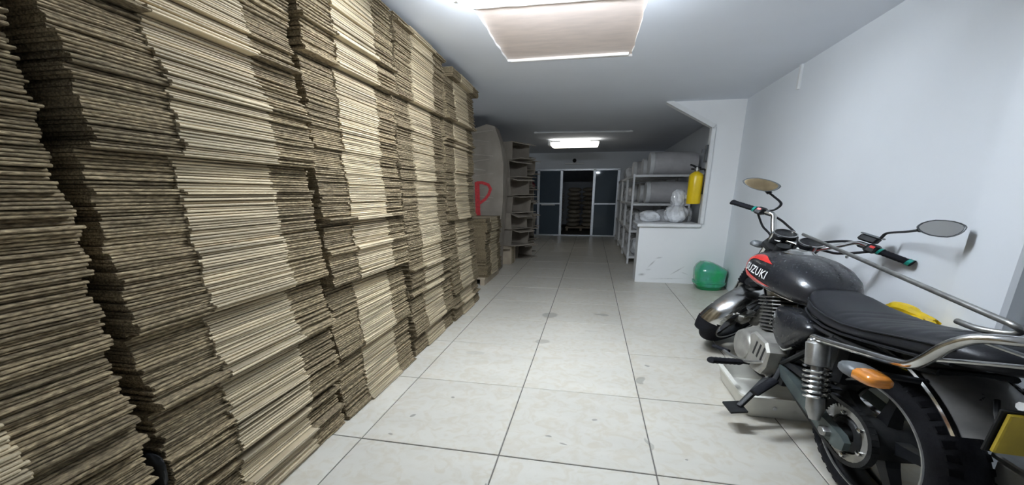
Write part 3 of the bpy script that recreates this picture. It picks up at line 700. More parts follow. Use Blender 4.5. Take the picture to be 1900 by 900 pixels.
# ------------------------------------------------------------------ motorcycle (u forward, v to its left, w up)
XB, YB, KU, KW, PHI = 1.265, 0.024, 1.17, 0.78, radians(3.5)
def B(p):
    u, v, w_ = p; v2 = v * cos(PHI) - w_ * sin(PHI); w2 = v * sin(PHI) + w_ * cos(PHI)
    return (XB - KU * v2, YB + KU * u, KW * w2)
HEAD = Vector((.955, 0, .88)); RK = radians(28); AX = Vector((-sin(RK), 0, cos(RK)))
RS = Matrix.Rotation(radians(-50), 3, AX)
def ST(p): return HEAD + RS @ (Vector(p) - HEAD)
def BS(p): return B(ST(p))
bike = empty('motorcycle', (XB, YB + .7, 0), 'black and chrome motorcycle with red tank decal leaning beside the right wall', 'motorcycle')

def wheel(T, c, R, hw, rimr, spk, tname, rname):
    c = Vector(c)
    prof = []
    n = 14
    for k in range(n + 1):              # tyre cross-section, open to the rim
        t = pi * 1.36 * (k / n - .5); prof.append((hw * sin(t), (R - hw * 1.05) + hw * 1.05 * cos(t)))
    m = MB(T); m.lathe(c, (0, 1, 0), prof, 56, cap=False); ti = m.build(tname, M_RUBBER, bike, smooth=True, angle=60)
    # tread blocks
    m = MB(T)
    for i in range(44):
        a = 2 * pi * i / 44
        for s in (-1, 1):
            a2 = a + (.03 if s > 0 else -.03)
            e = Vector((cos(a2), 0, sin(a2))); t = Vector((-sin(a2), 0, cos(a2)))
            ps = []
            for rr_, vv in ((R - .004, s * hw * .12), (R - .006 - .005, s * hw * .52), (R - .021, s * hw * .82)):
                ps.append((c + e * (rr_ + .0025) + Vector((0, vv, 0))))
            w2 = .012
            m.loft([[ps[0] - t * w2, ps[1] - t * w2, ps[2] - t * w2 * .8], [ps[0] + t * w2, ps[1] + t * w2, ps[2] + t * w2 * .8]], caps=True)
            q = [p - e * .012 for p in ps]
            m.loft([[ps[0] - t * w2, ps[1] - t * w2, ps[2] - t * w2 * .8, q[2] - t * w2, q[1] - t * w2, q[0] - t * w2], [ps[0] + t * w2, ps[1] + t * w2, ps[2] + t * w2 * .8, q[2] + t * w2, q[1] + t * w2, q[0] + t * w2]])
    m.build('tread', M_RUBBER, ti)
    m = MB(T); h = hw * .62
    m.lathe(c, (0, 1, 0), [(-h, rimr + .016), (-h - .004, rimr + .012), (-h, rimr + .002), (-h * .5, rimr - .012), (h * .5, rimr - .012), (h, rimr + .002), (h + .004, rimr + .012), (h, rimr + .016), (h * .6, rimr + .004), (-h * .6, rimr + .004), (-h, rimr + .016)], 56, cap=False)
    rim = m.build(rname, M_BLACKPL, bike, smooth=True, angle=50)
    m = MB(T)
    for s in (1, -1): m.tube([c + Vector((cos(2 * pi * k / 56) * (rimr + .003), s * hw * .90, sin(2 * pi * k / 56) * (rimr + .003))) for k in range(57)], .0045, 6)
    m.build('rim_edge', M_STEEL, rim, smooth=True)
    for i in range(spk):
        a = 2 * pi * i / spk + .35
        e = Vector((cos(a), 0, sin(a))); t = Vector((-sin(a), 0, cos(a)))
        m = MB(T); rings = []
        for rr_, wd, dp in ((.045, .030, .020), (.10, .020, .017), (rimr - .05, .016, .013), (rimr - .005, .028, .012)):
            p = c + e * rr_
            rings.append([p + t * wd + Vector((0, dp, 0)), p - t * wd + Vector((0, dp, 0)), p - t * wd + Vector((0, -dp, 0)), p + t * wd + Vector((0, -dp, 0))])
        m.loft(rings); m.build('spoke', M_BLACKPL, rim)
    return rim

# rear wheel with drum, sprocket, chain
RW = (0, 0, .295)
wheel(B, RW, .30, .054, .215, 5, 'rear_tyre', 'rear_rim')
m = MB(B); m.lathe(RW, (0, 1, 0), [(-.075, .03), (-.07, .075), (-.02, .08), (.05, .08), (.062, .07), (.068, .03)], 32); m.build('rear_hub', M_DARKMET, bike, smooth=True)
sp = MB(B); c = Vector((0, .086, .295)); R0, R1 = .100, .114; ring0, ring1 = [], []
nt_ = 43; vs, fs = [], []
for i in range(nt_ * 4):
    a = 2 * pi * i / (nt_ * 4); rr_ = (R0, R1, R1, R0)[i % 4]
    e = Vector((cos(a), 0, sin(a)))
    vs += [c + e * rr_ + Vector((0, .006, 0)), c + e * rr_ - Vector((0, .006, 0)), c + e * .074 + Vector((0, .006, 0)), c + e * .074 - Vector((0, .006, 0))]
n4 = nt_ * 4
for i in range(n4):
    j = (i + 1) % n4; a, b = i * 4, j * 4
    fs += [(a, b, b + 1, a + 1), (a + 2, b + 2, b, a), (a + 1, b + 1, b + 3, a + 3), (a + 3, b + 3, b + 2, a + 2)]
sp.add(vs, fs); spo = sp.build('sprocket', M_ENGINE, bike)
m = MB(B); m.lathe((0, .07, .295), (0, 1, 0), [(0, .07), (.018, .068), (.024, .06), (.026, .045), (.012, .04), (.012, .028), (.04, .026), (.045, .015)], 32); m.build('sprocket_drum', M_DARKMET, spo, smooth=True)
for i in range(6):
    a = 2 * pi * i / 6 + .2; m = MB(B); m.lathe((.083 * cos(a), .09, .295 + .083 * sin(a)), (0, 1, 0), [(0, .011), (.012, .010), (.014, .006)], 8); m.build('sprocket_bolt', M_CHROME, spo, smooth=True)
m = MB(B)
FS = Vector((.455, .086, .335))
def chain_pts():
    pts = []
    for k in range(19):
        a = radians(84 + 192 * k / 18); pts.append(Vector((.110 * cos(a), .086, .295 + .110 * sin(a))))
    pts.reverse(); pts = pts[::-1]
    low = pts[-1]
    for k in range(1, 9): pts.append(low.lerp(Vector((.45, .086, .300)), k / 9) - Vector((0, 0, .012 * sin(pi * k / 9))))
    for k in range(9):
        a = radians(-84 + 168 * k / 8); pts.append(FS + Vector((.036 * cos(a), 0, .036 * sin(a))))
    top = pts[0]
    for k in range(1, 9): pts.append(Vector((.45, .086, .371)).lerp(top, k / 9))
    return pts
cp = chain_pts()
for k in range(len(cp)):
    a, b = cp[k], cp[(k + 1) % len(cp)]
    if (b - a).length < 1e-4: continue
    t = (b - a).normalized(); nrm = Vector((-t.z, 0, t.x)) * .008; o_ = Vector((0, .009, 0))
    m.loft([[a + nrm + o_, a - nrm + o_, a - nrm - o_, a + nrm - o_], [b + nrm + o_, b - nrm + o_, b - nrm - o_, b + nrm - o_]])
m.build('chain', M_DARKMET, bike)
m = MB(B); m.tube([(-.0, .02, .295), (0, .155, .295)], .011, 10); m.tube([(0, -.155, .295), (0, 0, .295)], .011, 10); m.lathe((0, .135, .295), (0, 1, 0), [(0, .02), (.016, .02), (.02, .016)], 6); m.build('rear_axle', M_STEEL, bike, smooth=True)
# swingarm
for s, nm in ((1, 'swingarm'), (-1, 'swingarm')):
    m = MB(B); rings = []
    for u, v, w_, a, b in ((.45, .095, .345, .022, .026), (.25, .115, .325, .017, .026), (.08, .125, .305, .016, .026), (.03, .127, .297, .012, .034), (-.05, .127, .293, .010, .032), (-.075, .127, .292, .008, .018)):
        rings.append([(u, s * v + a, w_ + b), (u, s * v + a, w_ - b), (u, s * v - a, w_ - b), (u, s * v - a, w_ + b)])
    m.loft(rings); m.build(nm, M_SWING, bike)
m = MB(B)
for (u, w_) in ((.30, .41), (.12, .408)): pass
rings = [[(u, .062, w_), (u, .118, w_), (u, .118, w_ - .03), (u, .112, w_ - .03), (u, .112, w_ - .008), (u, .062, w_ - .008)] for u, w_ in ((.42, .400), (.3, .412), (.2, .418), (.12, .42))]
m.loft(rings); m.build('chain_guard', M_BLACKPL, bike)
# shocks
for s in (1, -1):
    top, bot = Vector((.118, s * .17, .640)), Vector((.028, s * .165, .335)); ax = (bot - top).normalized(); Ls = (bot - top).length
    m = MB(B); m.lathe(top, ax, [(-.01, .016), (.0, .026), (.008, .032), (.10, .032), (.104, .026)], 20); sh = m.build('shock_cover', M_STEEL, bike, smooth=True)
    m = MB(B); m.lathe(top, ax, [(.10, .016), (.22, .016), (.225, .023), (Ls - .03, .024), (Ls - .01, .018), (Ls + .01, .014)], 16); m.build('damper_rod', M_STEEL, sh, smooth=True)
    m = MB(B); pts = []; nx = Vector((0, 1, 0)); ny = ax.cross(nx)
    for k in range(6 * 14 + 1):
        a = 2 * pi * k / 14; pts.append(top + ax * (.107 + .125 * k / (6 * 14)) + (nx * cos(a) + ny * sin(a)) * .032)
    m.tube(pts, .0058, 6); m.build('coil_spring', M_CHROME, sh, smooth=True)
    m = MB(B); m.lathe(top + Vector((0, s * -.02, 0)), (0, 1, 0), [(-.02, .016), (.04, .016), (.046, .01)], 12); m.build('shock_bolt', M_CHROME, sh, smooth=True)
# frame
m = MB(B)
m.tube(crv([(.94, 0, .83), (.80, 0, .76), (.5, 0, .69), (.40, 0, .66)], 5), .022, 10)
m.tube(crv([(.935, 0, .78), (.90, 0, .5), (.86, 0, .27), (.80, 0, .215)], 5), .019, 10)
for s in (1, -1):
    m.tube(crv([(.82, 0, .215), (.74, s * .08, .20), (.55, s * .10, .20), (.43, s * .09, .26), (.41, s * .09, .40), (.38, s * .1, .64)], 5), .015, 8)
    m.tube(crv([(.52, s * .05, .68), (.38, s * .1, .645), (.1, s * .115, .665), (-.10, s * .10, .69), (-.17, s * .07, .70)], 5), .012, 8)
    m.tube([(.13, s * .12, .66), (.40, s * .11, .36)], .013, 8)
m.tube([(-.16, -.07, .70), (-.16, .07, .70)], .012, 8); m.tube([(.12, -.16, .645), (.12, .16, .645)], .012, 8)
m.lathe(HEAD - AX * .09, AX, [(0, .03), (.16, .03)], 16)
m.build('frame', M_DARKMET, bike, smooth=True)
# battery box / air box filling under the seat
m = MB(B); m.box((.14, -.085, .42), (.40, .085, .65), .02); m.build('air_box', M_BLACKPL, bike)
# engine
m = MB(B)
def rbox(u0, u1, v0, v1, w0, w1, c): m.box((u0, v0, w0), (u1, v1, w1), c)
rbox(.44, .80, -.12, .12, .205, .425, .03); m.build('crankcase', M_ENGINE, bike, smooth=True, angle=30)
m = MB(B); m.lathe((.655, .10, .335), (0, 1, 0), [(0, .098), (.055, .096), (.068, .088), (.074, .07), (.076, .02)], 32); m.build('generator_cover', M_ENGINE, bike, smooth=True)
cov = [(.60, .44), (.56, .47), (.44, .46), (.40, .42), (.40, .33), (.43, .27), (.52, .25), (.58, .27), (.565, .33), (.575, .39)]
m = MB(B); m.loft([[(u, .10, w_) for u, w_ in cov], [(u, .160, w_) for u, w_ in cov], [(.49 + (u - .49) * .9, .168, .36 + (w_ - .36) * .9) for u, w_ in cov]]); sc_ = m.build('sprocket_cover', M_ENGINE, bike)
for k in range(3):
    u = .515 - k * .038
    m = MB(B); m.add([(u, .1685, .43), (u - .014, .1685, .428), (u - .002, .1685, .345), (u + .012, .1685, .347), (u, .15, .43), (u - .014, .15, .428), (u - .002, .15, .345), (u + .012, .15, .347)],
        [(0, 1, 2, 3), (7, 6, 5, 4), (0, 4, 5, 1), (1, 5, 6, 2), (2, 6, 7, 3), (3, 7, 4, 0)]); m.build('vent_slot', M_BLACKPL, sc_)
cyl0, cyl1 = Vector((.665, 0, .42)), Vector((.745, 0, .655)); ca = (cyl1 - cyl0).normalized(); cu = Vector((ca.z, 0, -ca.x)); cv = Vector((0, 1, 0))
m = MB(B); m.lathe(cyl0, ca, [(0, .06), (.24, .058)], 20); cy_o = m.build('cylinder_barrel', M_DARKMET, bike, smooth=True)
for k in range(10):
    p = cyl0 + ca * (.018 + k * .0225); hw_ = .086 if k < 7 else .092
    ring = lambda q, g_=0: [q + cu * (sx * (hw_ - g_)) * 1.0 + cv * (sy * (hw_ - g_)) for sx, sy in ((1, .75), (.75, 1), (-.75, 1), (-1, .75), (-1, -.75), (-.75, -1), (.75, -1), (1, -.75))]
    m = MB(B); m.loft([ring(p, .006), ring(p + ca * .003), ring(p + ca * .008), ring(p + ca * .011, .006)]); m.build('cooling_fin', M_STEEL, cy_o)
m = MB(B); m.lathe(cyl0 + ca * .235, ca, [(0, .08), (.03, .082), (.05, .07), (.06, .04)], 20); m.build('cylinder_head', M_ENGINE, bike, smooth=True)
m = MB(B); m.tube([(.66, .0, .58), (.54, .02, .585), (.42, .02, .58)], [.026, .034, .03], 14); m.lathe((.56, .02, .50), (0, 0, 1), [(0, .02), (.01, .035), (.14, .035), (.15, .02)], 16); m.build('carburettor', M_ENGINE, bike, smooth=True)
# exhaust
m = MB(B); m.tube(crv([(.80, 0, .60), (.89, -.02, .55), (.90, -.07, .38), (.82, -.13, .24), (.6, -.165, .205), (.35, -.175, .205)], 6), .021, 14); ep = m.build('exhaust_pipe', M_CHROME, bike, smooth=True)
m = MB(B); m.tube([(.37, -.178, .205), (.33, -.18, .20), (.28, -.18, .195), (-.04, -.19, .175), (-.08, -.19, .173), (-.09, -.19, .172)], [.022, .04, .047, .047, .04, .02], 20); m.build('muffler', M_CHROME, ep, smooth=True)
# side cover, left and right
sc_poly = [(.515, .655), (.528, .60), (.515, .545), (.47, .49), (.40, .452), (.335, .50), (.262, .592), (.25, .64), (.30, .665), (.42, .672)]
for s in (1, -1):
    cu_, cw_ = .39, .58; m = MB(B); rings = []
    for k, (sc2, vv) in enumerate(((1.0, .088), (1.0, .118), (.95, .132), (.82, .142), (.5, .148), (.1, .150))):
        rings.append([(cu_ + (u - cu_) * sc2, s * vv, cw_ + (w_ - cw_) * sc2) for u, w_ in crv([(q[0], q[1], 0) for q in sc_poly + [sc_poly[0]]], 4)[:-1] for u, w_ in [(u, w_)]] if False else
                     [(cu_ + (q.x - cu_) * sc2, s * vv, cw_ + (q.y - cw_) * sc2) for q in crv([(q[0], q[1], 0) for q in sc_poly + [sc_poly[0]]], 4)[:-1]])
    m.loft(rings); so = m.build('side_cover', M_TANK, bike, smooth=True, angle=50)
    m = MB(B); m.tube(crv([(u, s * .121, w_) for u, w_ in ((.50, .662), (.526, .60), (.514, .543), (.469, .487), (.40, .449), (.34, .493))], 5), .006, 6); m.build('side_cover_trim', M_STEEL, so, smooth=True)
# fuel tank
TK = [  # u, half width, bottom, top
    (1.025, .030, .790, .835), (1.015, .060, .765, .860), (.985, .100, .735, .882), (.94, .126, .712, .900), (.88, .140, .700, .913), (.80, .147, .693, .922), (.72, .149, .690, .926), (.64, .148, .688, .922),
    (.56, .139, .687, .905), (.49, .122, .688, .876), (.44, .100, .690, .842), (.41, .076, .695, .805), (.395, .045, .705, .77)]
def tk_at(u):
    for k in range(len(TK) - 1):
        if TK[k][0] >= u >= TK[k + 1][0]:
            t = (TK[k][0] - u) / (TK[k][0] - TK[k + 1][0]); return [TK[k][i] + (TK[k + 1][i] - TK[k][i]) * t for i in range(4)]
    return TK[0] if u > TK[0][0] else TK[-1]
def tk_ring(T_, n=44):
    u, a, b, t = T_; c = b + (t - b) * .40; out = []
    for k in range(n):
        th = 2 * pi * k / n; cs, sn = cos(th), sin(th); ex_ = 2.5 if sn > 0 else 3.6
        q = (abs(cs) ** ex_ + abs(sn) ** ex_) ** (-1 / ex_)
        out.append((u, a * cs * q, c + (t - c if sn > 0 else c - b) * sn * q))
    return out
def tank_v(u, w_, off=.0):
    u_, a, b, t = tk_at(u); c = b + (t - b) * .40; h = (t - c) if w_ > c else (c - b)
    q = min(.999, abs((w_ - c) / h)); e_ = 2.5 if w_ > c else 3.6; return a * (1 - q ** e_) ** (1 / e_) + off
m = MB(B); m.loft([tk_ring(x) for x in TK]); tank = m.build('fuel_tank', M_TANK, bike, smooth=True, angle=60)
m = MB(B); pts = [(u, tank_v(u, bw_) * .97, bw_ - .003) for u, bw_ in [(T_[0], T_[2] + .012) for T_ in TK[1:-1]]]; m.tube(pts, .006, 6); pts = [(p[0], -p[1], p[2]) for p in pts]; m.tube(pts, .006, 6); m.build('tank_seam', M_CHROME, tank, smooth=True)
m = MB(B); cn = Vector((-.03, 0, 1)).normalized(); m.lathe((.755, 0, .921), cn, [(0, .062), (.004, .062), (.008, .052), (.014, .048), (.02, .040), (.022, .015)], 28); cap_o = m.build('fuel_cap', M_CHROME, tank, smooth=True)
m = MB(B); m.box((.72, -.012, .936), (.79, .012, .946), .003); m.build('cap_flap', M_STEEL, cap_o)
# tank decal: two red swooshes and lettering laid on the curved side, both sides
def on_side(u, w_, s, off): return (u, s * tank_v(u, w_, off), w_)
def strip(outer_, inner_, s, off, name, material, parent, n=18):
    o1 = crv([(u, w_, 0) for u, w_ in outer_], n); i1 = crv([(u, w_, 0) for u, w_ in inner_], n); m = MB(B)
    k = min(len(o1), len(i1)); nn_ = 5; vs = []; fs = []
    for i in range(k):
        for j in range(nn_):
            t = j / (nn_ - 1); u = o1[i].x + (i1[i].x - o1[i].x) * t; w_ = o1[i].y + (i1[i].y - o1[i].y) * t; vs.append(on_side(u, w_, s, off))
    for i in range(k - 1):
        for j in range(nn_ - 1): fs.append((i * nn_ + j, i * nn_ + j + 1, (i + 1) * nn_ + j + 1, (i + 1) * nn_ + j))
    m.add(vs, fs); return m.build(name, material, parent, smooth=True)
for s in (1, -1):
    strip([(.935, .795), (.925, .850), (.865, .884), (.77, .890), (.65, .862)], [(.918, .795), (.900, .832), (.855, .856), (.77, .862), (.65, .862)], s, .0025, 'red_swoosh', M_REDTR, tank)
    strip([(.935, .795), (.92, .752), (.86, .730), (.76, .722), (.60, .736)], [(.918, .795), (.895, .776), (.845, .764), (.76, .752), (.60, .736)], s, .0025, 'red_swoosh', M_REDTR, tank)
fc = bpy.data.curves.new('lettering', 'FONT'); fc.body = 'SUZUKI'; fc.size = 1.0; fc.extrude = 0.0; fc.offset = 0.012; fc.shear = 0.25; fc.resolution_u = 3; fc.space_character = 1.08
fo = bpy.data.objects.new('lettering', fc); COL.objects.link(fo); bpy.context.view_layer.update()
tme = bpy.data.meshes.new_from_object(fo.evaluated_get(bpy.context.evaluated_depsgraph_get())); bpy.data.objects.remove(fo)
bm = bmesh.new(); bm.from_mesh(tme); bmesh.ops.triangulate(bm, faces=bm.faces)
bmesh.ops.subdivide_edges(bm, edges=[e for e in bm.edges if e.calc_length() > .15], cuts=2); bmesh.ops.triangulate(bm, faces=bm.faces)
tv = [v_.co.copy() for v_ in bm.verts]; bm.verts.index_update(); tf = [tuple(v_.index for v_ in f.verts) for f in bm.faces]; bm.free()
xm = max(p.x for p in tv)
for s in (1, -1):
    m = MB(B); vs = []
    for p in tv:
        t = p.x / xm if s > 0 else 1 - p.x / xm
        u = .898 - .262 * t; w_ = .803 - .010 * t + (p.y - .35) * .072
        vs.append(on_side(u, w_, s, .0035))
    m.add(vs, tf); m.build('brand_lettering', M_TXT, tank)
# seat
ST_ = [(.430, .060, .720, .790), (.415, .085, .695, .800), (.37, .105, .678, .792), (.30, .118, .668, .775), (.20, .128, .668, .768), (.10, .136, .682, .772), (.0, .140, .704, .792), (-.10, .142, .728, .824),
       (-.20, .142, .752, .852), (-.27, .138, .770, .862), (-.32, .122, .785, .858), (-.345, .095, .800, .845), (-.355, .05, .815, .832)]
def st_at(u):
    for k in range(len(ST_) - 1):
        if ST_[k][0] >= u >= ST_[k + 1][0]:
            t = (ST_[k][0] - u) / (ST_[k][0] - ST_[k + 1][0]); t = t
            return [ST_[k][i] + (ST_[k + 1][i] - ST_[k][i]) * t for i in range(4)]
us = []
for k in range(len(ST_) - 1):
    nseg = max(1, int(abs(ST_[k][0] - ST_[k + 1][0]) / .0075)) if .25 > ST_[k][0] > -.27 else 2
    us += [ST_[k][0] + (ST_[k + 1][0] - ST_[k][0]) * q / nseg for q in range(nseg)]
us.append(ST_[-1][0])
m = MB(B); rings = []
for u in us:
    _, a, b, t = st_at(u); out = []
    rid = .0045 * abs(sin(pi * (u + .30) / .052)) if -.28 < u < .22 else .003
    c = b + (t - b) * .45
    for k in range(40):
        th = 2 * pi * k / 40; cs, sn = cos(th), sin(th); ex_ = 3.2; q = (abs(cs) ** ex_ + abs(sn) ** ex_) ** (-1 / ex_)
        z = c + ((t - c) if sn > 0 else (c - b)) * sn * q
        if sn > .55: z += rid * min(1, (sn - .55) * 6)
        out.append((u, a * cs * q, z))
    rings.append(out)
m.loft(rings); seat = m.build('seat', M_SEAT, bike, smooth=True, angle=50)
m = MB(B)
for s in (1, -1): m.tube([(u, s * (st_at(u)[1] * .995 + .001), st_at(u)[2] + (st_at(u)[3] - st_at(u)[2]) * .62) for u in us[3:-6]], .0035, 6)
m.build('seat_piping', M_SEAT, seat, smooth=True)
m = MB(B)
for s in (1, -1): m.tube([(u, s * (st_at(u)[1] * .97), st_at(u)[2] + .010) for u in us[3:-6]], .0055, 6)
m.build('seat_base_trim', M_BLACKPL, seat, smooth=True)
# grab rail
half = [(.135, .175, .652), (.06, .178, .668), (-.10, .180, .710), (-.20, .182, .737), (-.245, .182, .756), (-.275, .180, .800), (-.30, .176, .850), (-.335, .165, .893), (-.385, .14, .915), (-.42, .08, .922)]
pts = half + [(-.43, 0, .924)] + [(u, -v, w_) for u, v, w_ in reversed(half)]
m = MB(B); m.tube(crv(pts, 5), .0138, 12); gr = m.build('grab_rail', M_CHROME, bike, smooth=True)
m = MB(B); m.tube(crv([(-.26, .178, .785), (-.33, .14, .822), (-.38, .06, .845), (-.39, 0, .85), (-.38, -.06, .845), (-.33, -.14, .822), (-.26, -.178, .785)], 4), .0065, 8); m.build('rail_crossbar', M_CHROME, gr, smooth=True)
for s in (1, -1):
    m = MB(B); m.tube([(-.335, s * .163, .890), (-.375, s * .07, .852)], .006, 8); m.build('rail_strut', M_CHROME, gr, smooth=True)
# rear mudguard
m = MB(B); rings = []
for k in range(21):
    a = radians(58 + 80 * k / 20); R_ = .405; e = Vector((cos(a), 0, sin(a))); c = Vector((0, 0, .295)); ring = []
    wd = .082 + .014 * k / 20
    for j in range(11):
        t = -1 + 2 * j / 10; ring.append(c + e * (R_ + .036 * (1 - abs(t) ** 2.2)) + Vector((0, wd * t, 0)))
    for j in range(10, -1, -1):
        t = -1 + 2 * j / 10; ring.append(c + e * (R_ - .006 + .036 * (1 - abs(t) ** 2.2)) + Vector((0, (wd - .004) * t, 0)))
    rings.append(ring)
m.loft(rings); rf = m.build('rear_mudguard', M_GUARD, bike, smooth=True, angle=60)
m = MB(B)
for s in (1, -1): m.tube([Vector((cos(radians(58 + 80 * k / 20)) * .404, s * (.083 + .014 * k / 20), .295 + sin(radians(58 + 80 * k / 20)) * .404)) for k in range(21)], .009, 8)
m.build('mudguard_edge', M_CHROME, rf, smooth=True)
m = MB(B); m.box((-.42, -.055, .725), (-.335, .055, .785), .015); tl = m.build('tail_lamp', M_BLACKPL, bike)
m = MB(B); m.box((-.435, -.05, .73), (-.415, .05, .78), .01); m.build('red_lens', M_REDTR, tl)
m = MB(B); m.box((-.395, -.085, .60), (-.385, .115, .715), .002); npl = m.build('number_plate', M_PLATE, bike)
m = MB(B); m.box((-.384, -.091, .594), (-.376, .121, .721), .002); m.tube([(-.38, .03, .65), (-.34, .03, .60)], .008, 6); m.tube([(-.38, -.03, .65), (-.34, -.03, .60)], .008, 6); m.build('plate_holder', M_BLACKPL, npl)
m = MB(B); m.tube(crv([(-.30, .06, .70), (-.35, .085, .66), (-.37, .05, .60), (-.36, -.02, .63), (-.34, -.06, .69)], 6), .005, 6); m.build('tail_cable', M_BLACKPL, bike, smooth=True)
m = MB(B); m.tube(crv([(-.395, .11, .745), (-.40, .06, .74), (-.40, 0, .735)], 4), .011, 8); m.build('white_sleeve', M_WHITE, bike, smooth=True)
# indicators
def indicator(T_, c, d, L_, stalk, name='indicator'):
    c = Vector(c); d = Vector(d).normalized(); n_ = 14
    sec = [(-.5, .55), (-.46, .8), (-.3, 1.0), (.05, 1.0), (.06, .96)]; lens = [(.0, .98), (.1, .97), (.4, .88), (.52, .72), (.56, .4)]
    side = Vector((0, 1, 0)); upv = d.cross(side).normalized(); side = upv.cross(d).normalized()
    def ring(t, k):
        out = []
        for i in range(n_):
            th = 2 * pi * i / n_; q = (abs(cos(th)) ** 3.5 + abs(sin(th)) ** 3.5) ** (-1 / 3.5)
            out.append(c + d * (t * L_) + side * (0.030 * cos(th) * q * k) + upv * (.023 * sin(th) * q * k))
        return out
    m = MB(T_); m.loft([ring(t, k) for t, k in sec]); o = m.build(name, M_GREYPL, bike, smooth=True, angle=50)
    m = MB(T_); m.loft([ring(t, k) for t, k in lens]); m.build('amber_lens', M_AMBER, o, smooth=True, angle=50)
    m = MB(T_); m.tube([c - d * .02, Vector(stalk)], .011, 8); m.build('stalk', M_BLACKPL, o, smooth=True)
for s in (1, -1): indicator(B, (-.172, s * .215, .668), (-.97, .0, .10), .125, (-.17, s * .085, .66))
# pegs, levers, side stand
for s in (1, -1):
    m = MB(B); m.tube([(.535, s * .12, .272), (.525, s * .20, .280)], .011, 8); pg_ = m.build('foot_peg', M_DARKMET, bike, smooth=True)
    m = MB(B); rib = []; rad = []
    a, b = Vector((.522, s * .205, .281)), Vector((.44, s * .345, .318))
    for k in range(15): rib.append(a.lerp(b, k / 14)); rad.append(.019 if k % 2 else .0165)
    m.tube(rib, rad, 10); m.build('peg_rubber', M_RUBBER, pg_, smooth=True)
    m = MB(B); m.tube([(.40, s * .11, .345), (.345, s * .145, .292)], .010, 8); p2 = m.build('passenger_peg', M_DARKMET, bike, smooth=True)
    m = MB(B); m.tube([(.345, s * .145, .292), (.292, s * .222, .238)], .018, 10); m.build('peg_rubber', M_RUBBER, p2, smooth=True)
m = MB(B); m.tube(crv([(.42, .165, .352), (.50, .185, .30), (.62, .20, .262), (.72, .205, .245)], 5), .008, 8); gs = m.build('gear_lever', M_STEEL, bike, smooth=True)
m = MB(B); m.tube([(.705, .19, .247), (.775, .235, .240)], .0125, 10); m.build('lever_rubber', M_RUBBER, gs, smooth=True)
m = MB(B); m.tube([(.44, .10, .265), (.40, .15, .250), (.345, .235, .115)], [.018, .016, .013], 8); ss = m.build('side_stand', M_DARKMET, bike, smooth=True)
m = MB(B); m.loft([[(.385, .225, .108), (.31, .215, .102), (.30, .275, .092), (.375, .285, .098)], [(.385, .225, .118), (.31, .215, .112), (.30, .275, .102), (.375, .285, .108)]]); m.build('stand_foot', M_DARKMET, ss)
m = MB(B); m.tube([(.43, .115, .30), (.40, .16, .235)], .007, 8); m.build('stand_spring', M_STEEL, ss, smooth=True)
m = MB(B); m.box((.38, -.11, .235), (.47, .11, .285), .01); m.build('stand_bracket', M_DARKMET, bike)
# ---- steered front end
FA = Vector((1.33, 0, .298))
wheel(BS, FA, .30, .044, .228, 6, 'front_tyre', 'front_rim')
m = MB(BS); m.lathe(FA, (0, 1, 0), [(-.06, .03), (-.055, .065), (.02, .068), (.05, .05), (.06, .03)], 28); m.tube([FA + Vector((0, -.115, 0)), FA + Vector((0, .115, 0))], .010, 10); m.build('front_hub', M_ENGINE, bike, smooth=True)
for s in (1, -1):
    b0 = FA + Vector((0, s * .092, 0))
    m = MB(BS); m.lathe(b0 - AX * .03, AX, [(0, .016), (.008, .026), (.30, .026), (.325, .029), (.34, .024)], 18); lo = m.build('fork_slider', M_STEEL, bike, smooth=True)
    m = MB(BS); m.lathe(b0 + AX * .29, AX, [(0, .017), (.50, .017)], 14); m.build('fork_tube', M_CHROME, lo, smooth=True)
    m = MB(BS); pr = []
    for k in range(13): pr.append((.31 + .16 * k / 12, .034 if k % 2 else .026))
    m.lathe(b0, AX, pr, 16); m.build('fork_gaiter', M_RUBBER, lo, smooth=True, angle=80)
for t in (.50, .70):
    c = FA + AX * t; m = MB(BS)
    poly = [(.03, .125), (.03, -.125), (-.03, -.11), (-.075, -.04), (-.075, .04), (-.03, .11)]
    px_ = Vector((cos(RK), 0, sin(RK)))
    m.loft([[c + px_ * a + Vector((0, b, 0)) - AX * .014 for a, b in poly], [c + px_ * a + Vector((0, b, 0)) + AX * .014 for a, b in poly]]); m.build('fork_yoke', M_DARKMET, bike)
# front mudguard
m = MB(BS); rings = []
for k in range(27):
    a = radians(38 + 150 * k / 26); e = Vector((cos(a), 0, sin(a))); ring = []
    wd = .068
    for j in range(11):
        t = -1 + 2 * j / 10; ring.append(FA + e * (.318 + .024 * (1 - abs(t) ** 2.4)) + Vector((0, wd * t, 0)))
    for j in range(10, -1, -1):
        t = -1 + 2 * j / 10; ring.append(FA + e * (.313 + .024 * (1 - abs(t) ** 2.4)) + Vector((0, (wd - .003) * t, 0)))
    rings.append(ring)
m.loft(rings); ff = m.build('front_mudguard', M_CHROME, bike, smooth=True, angle=60)
m = MB(BS); rings = []
for k in range(6):
    a = radians(186 + 20 * k / 5); e = Vector((cos(a), 0, sin(a))); wd = .07 - .004 * k; ring = []
    for j in range(9):
        t = -1 + 2 * j / 8; ring.append(FA + e * (.320 + .018 * (1 - abs(t) ** 2.4)) + Vector((0, wd * t, 0)))
    for j in range(8, -1, -1):
        t = -1 + 2 * j / 8; ring.append(FA + e * (.311 + .018 * (1 - abs(t) ** 2.4)) + Vector((0, wd * t, 0)))
    rings.append(ring)
m.loft(rings); m.build('mud_flap', M_RUBBER, ff, smooth=True, angle=60)
m = MB(BS)
for s in (1, -1):
    for a in (70, 165):
        e = Vector((cos(radians(a)), 0, sin(radians(a)))); m.tube([FA + e * .322 + Vector((0, s * .066, 0)), FA + AX * .06 + Vector((0, s * .09, 0))], .0055, 6)
m.build('mudguard_stay', M_STEEL, ff, smooth=True)
